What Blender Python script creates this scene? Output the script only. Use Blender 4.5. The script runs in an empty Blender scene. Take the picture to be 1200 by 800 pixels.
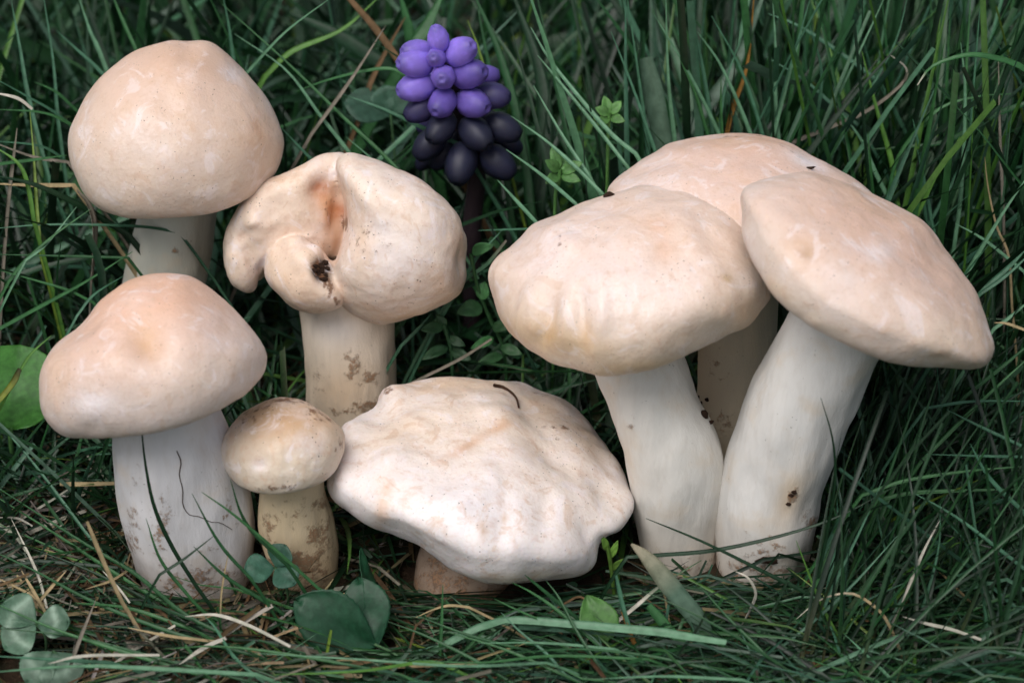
import bpy, math, random
import numpy as np
from mathutils import noise as mnoise, Vector

R = math.radians
random.seed(7)
rng = np.random.default_rng(11)
scene = bpy.context.scene
COL = scene.collection
CM = 0.01                       # everything below is laid out in centimetres

# ------------------------------------------------------------------ camera
ELEV = 30.0
LENS = 85.0
FPX = LENS / 36.0 * 1200.0
DIST = 76.0
_e = R(ELEV)
FWD = np.array([0, math.cos(_e), -math.sin(_e)])
RGT = np.array([1.0, 0, 0])
UPV = np.array([0, math.sin(_e), math.cos(_e)])


def ray(px, py):
    return FWD + (px - 600) / FPX * RGT - (py - 400) / FPX * UPV


CAM = -DIST * ray(600, 700)
cam_data = bpy.data.cameras.new("camera")
cam = bpy.data.objects.new("camera", cam_data)
COL.objects.link(cam)
cam.location = CAM * CM
cam.rotation_euler = (R(90 - ELEV), 0, 0)
cam_data.lens = LENS
cam_data.sensor_width = 36
cam_data.clip_start = 0.01
cam_data.clip_end = 500
cam_data.dof.use_dof = True
cam_data.dof.focus_distance = (DIST + 0.5) * CM
cam_data.dof.aperture_fstop = 12.0
scene.camera = cam

# ------------------------------------------------------------------ light
SUN_ELEV, SUN_AZ = 58.0, 212.0        # azimuth: clockwise from +Y
world = bpy.data.worlds.new("World")
scene.world = world
world.use_nodes = True
wn, wl = world.node_tree.nodes, world.node_tree.links
wn.clear()
w_out = wn.new("ShaderNodeOutputWorld")
w_bg = wn.new("ShaderNodeBackground")
w_sky = wn.new("ShaderNodeTexSky")
w_hsv = wn.new("ShaderNodeHueSaturation")
w_sky.sky_type = 'NISHITA'
w_sky.sun_disc = False
w_sky.sun_elevation = R(SUN_ELEV)
w_sky.sun_rotation = R(SUN_AZ)
w_sky.dust_density = 4.0
w_sky.air_density = 1.0
w_hsv.inputs['Saturation'].default_value = 0.50     # an even, overcast sky
wl.new(w_sky.outputs[0], w_hsv.inputs['Color'])
wl.new(w_hsv.outputs[0], w_bg.inputs[0])
wl.new(w_bg.outputs[0], w_out.inputs[0])
w_bg.inputs[1].default_value = 0.10

sun_data = bpy.data.lights.new("sun", 'SUN')
sun = bpy.data.objects.new("sun", sun_data)
COL.objects.link(sun)
sun_data.energy = 1.5
sun_data.angle = R(38)
sun_data.color = (1.0, 0.97, 0.95)
sdir = Vector((math.sin(R(SUN_AZ)) * math.cos(R(SUN_ELEV)), math.cos(R(SUN_AZ)) * math.cos(R(SUN_ELEV)), math.sin(R(SUN_ELEV))))
sun.rotation_euler = sdir.to_track_quat('Z', 'Y').to_euler()
sun.location = sdir * 3

scene.view_settings.view_transform = 'Standard'
scene.view_settings.look = 'None'
scene.view_settings.exposure = 0.33
scene.view_settings.gamma = 1.0
scene.view_settings.use_curve_mapping = False
scene.cycles.use_denoising = True
scene.cycles.use_adaptive_sampling = True
scene.cycles.adaptive_threshold = 0.02
scene.cycles.max_bounces = 5
scene.cycles.transparent_max_bounces = 4


# ------------------------------------------------------------------ helpers
def at(px, py, Y):
    d = ray(px, py)
    return CAM + d * ((Y - CAM[1]) / d[1])


def atz(px, py, z):
    d = ray(px, py)
    return CAM + d * ((z - CAM[2]) / d[2])


def proj(P):
    P = np.asarray(P, float)
    q = P - CAM
    dep = q @ FWD
    return 600 + (q @ RGT) / dep * FPX, 400 - (q @ UPV) / dep * FPX, dep


def lin(c):
    c = np.asarray(c, float) / 255.0
    return np.where(c <= 0.04045, c / 12.92, ((c + 0.055) / 1.055) ** 2.4)


def unit(v):
    v = np.asarray(v, float)
    return v / (np.linalg.norm(v) + 1e-12)


def catmull(pts, n):
    pts = np.asarray(pts, float)
    if len(pts) == 2:
        t = np.linspace(0, 1, n)[:, None]
        return pts[0] * (1 - t) + pts[1] * t
    ext = np.vstack([2 * pts[0] - pts[1], pts, 2 * pts[-1] - pts[-2]])
    seg = len(pts) - 1
    out = []
    for u in np.linspace(0, seg, n):
        i = min(int(u), seg - 1)
        t = u - i
        a, b, c, d = ext[i], ext[i + 1], ext[i + 2], ext[i + 3]
        out.append(0.5 * ((2 * b) + (-a + c) * t + (2 * a - 5 * b + 4 * c - d) * t * t + (-a + 3 * b - 3 * c + d) * t ** 3))
    return np.array(out)


def grid_faces(nu, nv, wrap=True, off=0):
    """nv rings of nu verts"""
    i = np.arange(nv - 1)[:, None]
    j = np.arange(nu if wrap else nu - 1)[None, :]
    j2 = (j + 1) % nu
    f = np.stack([i * nu + j, i * nu + j2, (i + 1) * nu + j2, (i + 1) * nu + j], -1).reshape(-1, 4)
    return f + off


def outward(V, F, N):
    k = len(F) // 3
    f = F[k]
    nn = np.cross(V[f[1]] - V[f[0]], V[f[2]] - V[f[0]])
    return F if nn @ N[f[0]] > 0 else F[:, ::-1]


def new_mesh(name, V, F, col=None, smooth=True):
    V = np.asarray(V, np.float32) * CM
    F = np.asarray(F, np.int32)
    me = bpy.data.meshes.new(name)
    k = F.shape[1]
    me.vertices.add(len(V))
    me.vertices.foreach_set('co', V.ravel())
    me.loops.add(F.size)
    me.loops.foreach_set('vertex_index', F.ravel())
    me.polygons.add(len(F))
    me.polygons.foreach_set('loop_start', np.arange(0, F.size, k, dtype=np.int32))
    me.polygons.foreach_set('use_smooth', np.full(len(F), smooth))
    me.update(calc_edges=True)
    me.validate()
    if col is not None:
        set_col(me, col)
    return me


def set_col(me, col):
    a = me.attributes.new('Col', 'FLOAT_COLOR', 'POINT')
    c = np.ones((len(me.vertices), 4), np.float32)
    c[:, :col.shape[1]] = col
    a.data.foreach_set('color', c.ravel())


def link(name, me, mat, parent=None, loc=(0, 0, 0)):
    o = bpy.data.objects.new(name, me)
    COL.objects.link(o)
    if mat is not None and len(me.materials) == 0:
        me.materials.append(mat)
    o.location = np.asarray(loc) * CM
    if parent is not None:
        o.parent = parent
    return o


def part(name, V, F, mat, parent, base=(0, 0, 0), col=None, smooth=True):
    return link(name, new_mesh(name, np.asarray(V) - np.asarray(base), F, col, smooth), mat, parent)


def empty(name, loc, label, cat, group=None):
    o = bpy.data.objects.new(name, None)
    COL.objects.link(o)
    o.location = np.asarray(loc) * CM
    o.empty_display_size = 0.01
    return tag(o, label, cat, group)


def tag(o, label, cat, group=None):
    o['label'] = label
    o['category'] = cat
    if group:
        o['group'] = group
    return o


def thing(name, V, F, mat, label, cat, group=None, col=None, smooth=True):
    V = np.asarray(V)
    base = V[np.argmin(V[:, 2])]
    o = link(name, new_mesh(name, V - base, F, col, smooth), mat, None, base)
    return tag(o, label, cat, group)


def fbm(V, scale, seed=0.0, octaves=3):
    off = Vector((seed * 7.13, seed * 3.7, seed * 1.9))
    return np.array([mnoise.fractal(Vector(v) * scale + off, 1.0, 2.0, octaves) for v in V.tolist()])


# ------------------------------------------------------------------ materials
class NT:
    def __init__(s, name):
        s.m = bpy.data.materials.new(name)
        s.m.use_nodes = True
        s.n, s.l = s.m.node_tree.nodes, s.m.node_tree.links
        s.n.clear()
        s.out = s.n.new('ShaderNodeOutputMaterial')

    def add(s, t, ins=None, **kw):
        n = s.n.new(t)
        for k, v in kw.items():
            setattr(n, k, v)
        for k, v in (ins or {}).items():
            if hasattr(v, 'is_output') or isinstance(v, bpy.types.NodeSocket):
                s.l.new(v, n.inputs[k])
            else:
                n.inputs[k].default_value = v
        return n

    def noise(s, vec, scale, detail=4, rough=0.55):
        return s.add('ShaderNodeTexNoise', {'Vector': vec, 'Scale': scale, 'Detail': detail, 'Roughness': rough})

    def rampf(s, fac, a, b, lo=0.0, hi=1.0):
        return s.add('ShaderNodeMapRange', {'Value': fac, 'From Min': a, 'From Max': b, 'To Min': lo, 'To Max': hi}, interpolation_type='SMOOTHSTEP').outputs[0]

    def mix(s, fac, a, b, mode='MIX'):
        n = s.n.new('ShaderNodeMix')
        n.data_type = 'RGBA'
        n.blend_type = mode
        for sock, v in ((n.inputs[0], fac), (n.inputs[6], a), (n.inputs[7], b)):
            if isinstance(v, bpy.types.NodeSocket):
                s.l.new(v, sock)
            else:
                sock.default_value = v if not isinstance(v, (tuple, list, np.ndarray)) else (*v[:3], 1)
        return n.outputs[2]

    def math(s, op, a, b=0.0):
        n = s.n.new('ShaderNodeMath')
        n.operation = op
        for sock, v in ((n.inputs[0], a), (n.inputs[1], b)):
            if isinstance(v, bpy.types.NodeSocket):
                s.l.new(v, sock)
            else:
                sock.default_value = v
        return n.outputs[0]


def cap_material(name, mottled=0.5, specks=1.0, rough=0.42, white=0.55):
    t = NT(name)
    co = t.add('ShaderNodeTexCoord').outputs['Object']
    col = t.add('ShaderNodeAttribute', attribute_name='Col')
    base = col.outputs['Color']
    n1 = t.noise(co, 55, 5, 0.6)
    n2 = t.noise(co, 190, 5, 0.65)
    n3 = t.noise(co, 900, 3, 0.6)
    c = t.mix(t.math('MULTIPLY', t.rampf(n1.outputs[0], 0.48, 0.70), white * mottled), base, lin((238, 230, 226)))
    c = t.mix(t.math('MULTIPLY', t.rampf(n2.outputs[0], 0.50, 0.70), 0.50 * mottled), c, lin((204, 170, 142)))
    c = t.mix(t.math('MULTIPLY', t.rampf(n3.outputs[0], 0.50, 0.75), 0.22), c, lin((192, 160, 132)))
    # bloom: crisp-edged paler and duller patches in the skin
    n4 = t.add('ShaderNodeTexNoise', {'Vector': co, 'Scale': 75.0, 'Detail': 7.0, 'Roughness': 0.62, 'Distortion': 1.6})
    c = t.mix(t.math('MULTIPLY', t.rampf(n4.outputs[0], 0.54, 0.64), 0.55 * mottled), c, lin((242, 236, 234)))
    c = t.mix(t.math('MULTIPLY', t.rampf(n4.outputs[0], 0.44, 0.36), 0.50 * mottled), c, lin((206, 172, 138)))
    n5 = t.add('ShaderNodeTexNoise', {'Vector': co, 'Scale': 240.0, 'Detail': 5.0, 'Roughness': 0.7, 'Distortion': 0.8})
    c = t.mix(t.math('MULTIPLY', t.rampf(n5.outputs[0], 0.60, 0.68), 0.30 * mottled), c, lin((190, 152, 116)))
    # tiny dark soil specks
    wn_ = t.noise(co, 1800, 2)
    wco = t.add('ShaderNodeVectorMath', {0: co, 1: t.add('ShaderNodeVectorMath', {0: wn_.outputs['Color'], 1: (0.0012, 0.0012, 0.0012)}, operation='MULTIPLY').outputs[0]}, operation='ADD').outputs[0]
    v = t.add('ShaderNodeTexVoronoi', {'Vector': wco, 'Scale': 520.0, 'Randomness': 1.0})
    keep = t.rampf(t.add('ShaderNodeSeparateColor', {0: v.outputs['Color']}).outputs[0], 0.93, 0.94)
    sp = t.math('MULTIPLY', t.math('MULTIPLY', t.rampf(v.outputs['Distance'], 0.05, 0.13, 1, 0), keep), t.rampf(t.noise(co, 130, 3, 0.7).outputs[0], 0.40, 0.56))
    v2 = t.add('ShaderNodeTexVoronoi', {'Vector': wco, 'Scale': 1100.0})
    keep2 = t.rampf(t.add('ShaderNodeSeparateColor', {0: v2.outputs['Color']}).outputs[0], 0.82, 0.83)
    clus = t.rampf(t.noise(co, 90, 3, 0.7).outputs[0], 0.46, 0.62)
    sp2 = t.math('MULTIPLY', t.math('MULTIPLY', t.rampf(v2.outputs['Distance'], 0.15, 0.28, 1, 0), keep2), clus)
    spk = t.math('MULTIPLY', t.math('MAXIMUM', sp, sp2), 0.8 * specks)
    # soil on the skin, carried by the attribute's alpha and broken up by noise
    dn = t.noise(co, 330, 6, 0.7)
    dirt = t.rampf(t.math('ADD', col.outputs['Alpha'], t.math('MULTIPLY', t.math('SUBTRACT', dn.outputs[0], 0.5), 1.9)), 0.38, 0.66)
    dcol = t.mix(dn.outputs[0], lin((64, 42, 28)), lin((142, 98, 62)))
    c = t.mix(t.math('MULTIPLY', dirt, 0.85), c, dcol)
    c = t.mix(spk, c, lin((58, 40, 28)))
    c = t.mix(1.0, c, (0.975, 0.955, 1.0), 'MULTIPLY')
    h = t.math('ADD', t.math('MULTIPLY', n2.outputs[0], 0.8), t.math('MULTIPLY', n3.outputs[0], 0.22))
    h = t.math('ADD', h, t.math('MULTIPLY', dirt, 0.5))
    bump = t.add('ShaderNodeBump', {'Strength': 0.38, 'Distance': 0.0014, 'Height': h})
    p = t.add('ShaderNodeBsdfPrincipled', {'Base Color': c, 'Roughness': t.rampf(n2.outputs[0], 0.3, 0.7, rough - 0.10, rough + 0.10),
                                           'Specular IOR Level': 0.46, 'Normal': bump.outputs[0],
                                           'Subsurface Weight': 0.15, 'Subsurface Scale': 0.003})
    p.inputs['Subsurface Radius'].default_value = (1.0, 0.6, 0.35)
    t.l.new(p.outputs[0], t.out.inputs[0])
    return t.m


def stem_material(name):
    t = NT(name)
    tc = t.add('ShaderNodeTexCoord')
    co = tc.outputs['Object']
    stretch = t.add('ShaderNodeMapping', {'Vector': co, 'Scale': (1, 1, 0.28)}).outputs[0]
    col = t.add('ShaderNodeAttribute', attribute_name='Col')
    base = col.outputs['Color']
    f1 = t.noise(stretch, 420, 5, 0.6)
    f2 = t.noise(co, 80, 4)
    c = t.mix(t.math('MULTIPLY', t.rampf(f1.outputs[0], 0.45, 0.7), 0.16), base, lin((180, 170, 158)))
    c = t.mix(t.math('MULTIPLY', t.rampf(f2.outputs[0], 0.5, 0.75), 0.35), c, lin((206, 184, 154)))
    dn = t.noise(co, 260, 6, 0.72)
    dn2 = t.noise(co, 1100, 3, 0.6)
    dirt = t.rampf(t.math('ADD', col.outputs['Alpha'], t.math('MULTIPLY', t.math('SUBTRACT', dn.outputs[0], 0.5), 2.2)), 0.40, 0.72)
    dcol = t.mix(t.rampf(dn2.outputs[0], 0.35, 0.6), lin((66, 46, 34)), lin((156, 120, 90)))
    c = t.mix(t.math('MULTIPLY', dirt, t.rampf(dn2.outputs[0], 0.3, 0.6, 0.45, 0.95)), c, dcol)
    wn_ = t.noise(co, 1500, 2)
    wco = t.add('ShaderNodeVectorMath', {0: co, 1: t.add('ShaderNodeVectorMath', {0: wn_.outputs['Color'], 1: (0.0016, 0.0016, 0.0016)}, operation='MULTIPLY').outputs[0]}, operation='ADD').outputs[0]
    v = t.add('ShaderNodeTexVoronoi', {'Vector': wco, 'Scale': 700.0})
    keep = t.rampf(t.add('ShaderNodeSeparateColor', {0: v.outputs['Color']}).outputs[0], 0.86, 0.87)
    sp = t.math('MULTIPLY', t.math('MULTIPLY', t.rampf(v.outputs['Distance'], 0.10, 0.20, 1, 0), keep), t.rampf(t.noise(co, 110, 3, 0.7).outputs[0], 0.48, 0.62))
    c = t.mix(t.math('MULTIPLY', sp, 0.75), c, lin((62, 44, 30)))
    h = t.math('ADD', t.math('MULTIPLY', f1.outputs[0], 1.0), t.math('MULTIPLY', dirt, 0.8))
    bump = t.add('ShaderNodeBump', {'Strength': 0.35, 'Distance': 0.0012, 'Height': h})
    p = t.add('ShaderNodeBsdfPrincipled', {'Base Color': c, 'Roughness': 0.58, 'Specular IOR Level': 0.35, 'Normal': bump.outputs[0]})
    t.l.new(p.outputs[0], t.out.inputs[0])
    return t.m


def leaf_material(name, trans=0.22, rough=0.48, spec=0.35, vein=False, nscale=300):
    t = NT(name)
    co = t.add('ShaderNodeTexCoord').outputs['Object']
    base = t.add('ShaderNodeAttribute', attribute_name='Col').outputs['Color']
    n = t.noise(co, nscale, 4, 0.6)
    c = t.mix(t.rampf(n.outputs[0], 0.3, 0.7), base, t.mix(1.0, base, (0.62, 0.66, 0.62), 'MULTIPLY'))
    bump = t.add('ShaderNodeBump', {'Strength': 0.25, 'Distance': 0.0006, 'Height': n.outputs[0]})
    p = t.add('ShaderNodeBsdfPrincipled', {'Base Color': c, 'Roughness': rough, 'Specular IOR Level': spec, 'Normal': bump.outputs[0]})
    tr = t.add('ShaderNodeBsdfTranslucent', {'Color': c})
    mx = t.add('ShaderNodeMixShader', {0: trans, 1: p.outputs[0], 2: tr.outputs[0]})
    t.l.new(mx.outputs[0], t.out.inputs[0])
    return t.m


def soil_material():
    t = NT('soil')
    co = t.add('ShaderNodeTexCoord').outputs['Object']
    n1 = t.noise(co, 60, 6, 0.65)
    n2 = t.noise(co, 500, 5, 0.7)
    c = t.mix(n2.outputs[0], lin((24, 18, 13)), lin((78, 60, 44)))
    c = t.mix(t.rampf(n1.outputs[0], 0.45, 0.65), c, lin((42, 44, 28)))
    # away from the patch the lawn closes over the soil
    d = t.add('ShaderNodeVectorMath', {0: co}, operation='LENGTH').outputs['Value']
    far = t.rampf(d, 0.75, 1.3)
    g = t.mix(t.noise(co, 40, 6, 0.7).outputs[0], lin((30, 52, 30)), lin((66, 92, 52)))
    c = t.mix(far, c, g)
    bump = t.add('ShaderNodeBump', {'Strength': 0.8, 'Distance': 0.004, 'Height': n2.outputs[0]})
    p = t.add('ShaderNodeBsdfPrincipled', {'Base Color': c, 'Roughness': 0.9, 'Specular IOR Level': 0.2, 'Normal': bump.outputs[0]})
    t.l.new(p.outputs[0], t.out.inputs[0])
    return t.m


def floret_material():
    t = NT('grape_hyacinth_petal')
    co = t.add('ShaderNodeTexCoord').outputs['Object']
    oi = t.add('ShaderNodeObjectInfo')
    a = t.add('ShaderNodeAttribute', attribute_name='Col').outputs['Color']
    c = t.mix(1.0, oi.outputs['Color'], a, 'MULTIPLY')
    n = t.noise(co, 320, 4)
    c = t.mix(t.math('MULTIPLY', t.rampf(n.outputs[0], 0.4, 0.7), 0.5), c, t.mix(1.0, c, (1.7, 1.7, 1.7), 'MULTIPLY'))
    c = t.mix(0.25, c, oi.outputs['Color'])
    p = t.add('ShaderNodeBsdfPrincipled', {'Base Color': c, 'Roughness': 0.5, 'Specular IOR Level': 0.35,
                                           'Subsurface Weight': 0.1, 'Subsurface Scale': 0.002})
    t.l.new(p.outputs[0], t.out.inputs[0])
    return t.m


def dark_material(name, a, b, rough=0.85, scale=900):
    t = NT(name)
    co = t.add('ShaderNodeTexCoord').outputs['Object']
    n = t.noise(co, scale, 5, 0.7)
    c = t.mix(n.outputs[0], lin(a), lin(b))
    bump = t.add('ShaderNodeBump', {'Strength': 0.6, 'Distance': 0.0008, 'Height': n.outputs[0]})
    p = t.add('ShaderNodeBsdfPrincipled', {'Base Color': c, 'Roughness': rough, 'Specular IOR Level': 0.25, 'Normal': bump.outputs[0]})
    t.l.new(p.outputs[0], t.out.inputs[0])
    return t.m


M_SOIL = soil_material()
M_CAP = cap_material('mushroom_cap_skin', 0.6, 1.0, 0.46, 0.36)
M_CAPW = cap_material('mushroom_cap_weathered_skin', 0.8, 1.3, 0.52)
M_STEM = stem_material('mushroom_stem_skin')
M_GILL = dark_material('mushroom_gills', (205, 180, 140), (228, 210, 176), 0.7, 400)
M_GRASS = leaf_material('grass_blade', 0.20, 0.46, 0.40)
M_STRAW = leaf_material('dry_grass', 0.10, 0.75, 0.2)
M_LEAF = leaf_material('broad_leaf', 0.16, 0.5, 0.35, nscale=420)
M_FLORET = floret_material()
M_FSTEM = dark_material('hyacinth_stem', (34, 28, 34), (58, 46, 50), 0.6, 300)
M_CRUMB = dark_material('soil_crumb', (22, 15, 10), (66, 44, 30))
M_TWIG = dark_material('twig_bark', (32, 20, 14), (84, 58, 40))


# ------------------------------------------------------------------ the ground
def axis_ticks():
    a = np.concatenate([np.linspace(-70, 70, 141), 70 * 1.45 ** np.arange(1, 14)])
    return np.unique(np.concatenate([a, -70 * 1.45 ** np.arange(1, 14)]))


gx = axis_ticks()
gy = axis_ticks() + 10
GX, GY = np.meshgrid(gx, gy)
gv = np.stack([GX.ravel(), GY.ravel(), np.zeros(GX.size)], 1)
gz = fbm(gv, 0.16, 3.0, 4) * 0.35
gd = np.hypot(gv[:, 0], gv[:, 1] - 10)
gv[:, 2] = np.where(gd < 90, gz - 0.15, -0.15)
ground = link('ground', new_mesh('ground', gv, grid_faces(len(gx), len(gy), False)), M_SOIL)
ground['kind'] = 'structure'

# ------------------------------------------------------------------ mushrooms
MASKS = []        # (polygon in photo pixels, depth Y) for keeping the lawn off the mushrooms
CAPS = []         # centre, basis, R, h
STEMS = []        # centreline, radius


def spot_w(px, py, s):
    """s = (x, y, rx, ry, angle) gaussian weight"""
    x, y, rx, ry, ang = s[:5]
    c, sn = math.cos(R(ang)), math.sin(R(ang))
    dx, dy = px - x, py - y
    u = (dx * c + dy * sn) / rx
    v = (-dx * sn + dy * c) / ry
    return np.exp(-(u * u + v * v))


def polar(poly, n=360, k=8):
    P = np.asarray(poly, float)
    P = np.vstack([P, P[:1]])
    dense = []
    m = len(P) - 1
    for i in range(m):
        a, b, c, d = P[(i - 1) % m], P[i], P[(i + 1) % m], P[(i + 2) % m]
        for t in np.arange(k) / k:
            dense.append(0.5 * ((2 * b) + (-a + c) * t + (2 * a - 5 * b + 4 * c - d) * t * t + (-a + 3 * b - 3 * c + d) * t ** 3))
    D = np.array(dense)
    cen = np.array([(P[:, 0].min() + P[:, 0].max()) / 2, (P[:, 1].min() + P[:, 1].max()) / 2])
    th = np.arctan2(D[:, 1] - cen[1], D[:, 0] - cen[0])
    rho = np.hypot(D[:, 0] - cen[0], D[:, 1] - cen[1])
    o = np.argsort(th)
    T = np.linspace(-math.pi, math.pi, n, endpoint=False)
    return cen, T, np.interp(T, th[o], rho[o], period=2 * math.pi), D


def frame(ax):
    a = unit(ax)
    e1 = unit(np.array([1.0, 0, 0]) - a[0] * a)
    return np.stack([e1, np.cross(a, e1), a], 0)


NU = 200


def cap_profile(hb=0.28, curl=0.13, flat=1.0):
    t1 = np.linspace(0, math.pi / 2, 70)
    r1, z1 = np.sin(t1) ** flat, np.cos(t1)                  # z scaled by h later
    t2 = np.linspace(0, 1.0, 22)[1:]
    ang = t2 * R(125)
    r2 = 1 - curl * (1 - np.cos(ang))
    z2 = -hb * np.sin(np.minimum(ang, R(125)))
    r3 = np.linspace(r2[-1], 0.22, 14)[1:]
    z3 = np.interp(r3, [0.22, 0.6, r2[-1]], [0.02, -0.02, z2[-1]])
    return r1, z1, np.concatenate([r2, r3]), np.concatenate([z2, z3])


def build_cap(poly, Y, lean, hb=0.28, curl=0.13, flat=1.0, top=(217, 196, 177), rim=(217, 203, 184), bumps=(), tints=(), dirt=(),
              lumps=0.10, lump_scale=0.35, seed=1.0, ripple=0.0, mat=None, parent=None, base=None, nr=16):
    cen, T, target, D = polar(poly)
    MASKS.append((D, Y))
    B = frame((math.tan(R(lean[0])), -math.tan(R(lean[1])), 1.0))
    r1, z1, r2, z2 = cap_profile(hb, curl, flat)
    th = np.linspace(0, 2 * math.pi, NU, endpoint=False)

    def local(Rc, h):
        rr = np.concatenate([r1, r2]) * Rc
        zz = np.concatenate([z1 * h, z2]) * Rc
        L = np.stack([rr[:, None] * np.cos(th), rr[:, None] * np.sin(th), np.repeat(zz[:, None], NU, 1)], -1)
        return L.reshape(-1, 3)

    w_t, h_t = D[:, 0].max() - D[:, 0].min(), D[:, 1].max() - D[:, 1].min()
    c3 = at(cen[0], cen[1], Y)
    Rc, h = w_t / 2 * 0.0268, 0.7
    for _ in range(14):
        V = c3 + local(Rc, h) @ B
        px, py, dep = proj(V)
        Rc *= (w_t / (px.max() - px.min())) ** 0.8
        h = float(np.clip(h * (h_t / (py.max() - py.min())) ** 1.3, 0.3, 1.25))
        k = dep.mean() / FPX
        c3 = c3 + RGT * ((cen[0] - (px.max() + px.min()) / 2) * k)
        dzp = (cen[1] - (py.max() + py.min()) / 2) * k
        c3 = c3 + np.array([0, 0, -dzp / math.cos(_e)])
    V = c3 + local(Rc, h) @ B
    ncap = len(V)
    CAPS.append((c3, B, Rc, h))
    # gills: one corrugated sheet under the cap
    NG = 260
    tg = np.linspace(0, 2 * math.pi, NG, endpoint=False)
    rg = np.linspace(0.20, 0.86, 8)
    zc = np.interp(rg, [0.2, 0.6, 0.86], [0.0, -0.05, -0.10])
    dg = np.interp(rg, [0.2, 0.35, 0.7, 0.86], [0.05, 0.14, 0.12, 0.02])
    zz = zc[:, None] - dg[:, None] * (np.arange(NG) % 2)[None, :]
    G = np.stack([rg[:, None] * np.cos(tg), rg[:, None] * np.sin(tg), zz], -1).reshape(-1, 3) * Rc
    V = np.vstack([V, c3 + G @ B])
    # pull the round cap into the uneven outline the real one has
    for _ in range(3):
        px, py, dep = proj(V)
        a = np.arctan2(py - cen[1], px - cen[0])
        rho = np.hypot(px - cen[0], py - cen[1])
        nb = 120
        bi = ((a + math.pi) / (2 * math.pi) * nb).astype(int) % nb
        mx = np.zeros(nb)
        np.maximum.at(mx, bi[:ncap], rho[:ncap])
        tb = -math.pi + (np.arange(nb) + 0.5) * 2 * math.pi / nb
        mx = np.maximum(mx, np.maximum(np.roll(mx, 1), np.roll(mx, -1)) * 0.985)
        ratio = np.interp(tb, T, target, period=2 * math.pi) / mx
        ratio = np.clip(sum(np.roll(ratio, k) for k in (-1, 0, 1)) / 3, 0.6, 1.6)
        m = np.interp(a, tb, mx, period=2 * math.pi)
        w = np.clip(rho / m, 0, 1)
        w = w * w * (3 - 2 * w)
        f = 1 + (np.interp(a, tb, ratio, period=2 * math.pi) - 1) * w
        V = V + ((px - cen[0]) * (f - 1) * dep / FPX)[:, None] * RGT - ((py - cen[1]) * (f - 1) * dep / FPX)[:, None] * UPV
    C = V[:ncap]
    # lumps and dents
    nring = ncap // NU
    Gd = C.reshape(nring, NU, 3)
    du = np.roll(Gd, -1, 1) - np.roll(Gd, 1, 1)
    dv = np.gradient(Gd, axis=0)
    N = np.cross(dv, du)
    N = N / (np.linalg.norm(N, axis=-1, keepdims=True) + 1e-9)
    N = N.reshape(-1, 3)
    out = (C - c3) @ B[2] * 0 + np.einsum('ij,ij->i', N, C - (c3 + B[2] * Rc * 0.15))
    if out[: NU * 60].mean() < 0:
        N = -N
    N[:NU] = B[2]
    px, py, dep = proj(C)
    ring = np.repeat(np.arange(nring), NU)
    upper = ring < 84
    disp = fbm(C - c3, lump_scale, seed, 3) * lumps + fbm(C - c3, lump_scale * 3.2, seed + 5, 2) * lumps * 0.22
    if ripple:
        az = np.tile(th, nring)
        rrn = np.clip(np.linalg.norm((C - c3) - ((C - c3) @ B[2])[:, None] * B[2], axis=1) / Rc, 0, 1.1)
        wv = np.array([mnoise.fractal(Vector((math.cos(q) * 2.6, math.sin(q) * 2.6, seed + 0.25 * r_)), 1.0, 2.0, 3) for q, r_ in zip(az.tolist(), rrn.tolist())])
        disp += ripple * wv * rrn ** 1.5
    face = np.clip(-(N @ FWD) * 4 + 0.6, 0, 1)
    for b in bumps:
        disp += b[5] * spot_w(px, py, b) * face
    C = C + N * (disp * np.clip((91 - ring) / 18.0, 0, 1))[:, None]
    # skin colours that belong to the cap itself
    s = np.clip(ring / 70.0, 0, 1)[:, None] ** 1.6
    col = lin(top) * (1 - s) + lin(rim) * s
    for t_ in tints:
        w = (np.clip(spot_w(px, py, t_) * t_[6], 0, 1) * face)[:, None]
        col = col * (1 - w) + lin(t_[5]) * w
    al = np.zeros(ncap)
    for d in dirt:
        al = np.maximum(al, spot_w(px, py, d) * d[5] * face)
    co4 = np.concatenate([col, al[:, None]], 1)
    part('cap', C, outward(C, grid_faces(NU, nring), N), mat or M_CAP, parent, base, co4)
    part('gills', V[ncap:], grid_faces(NG, 8), M_GILL, parent, base)
    return c3


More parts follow.
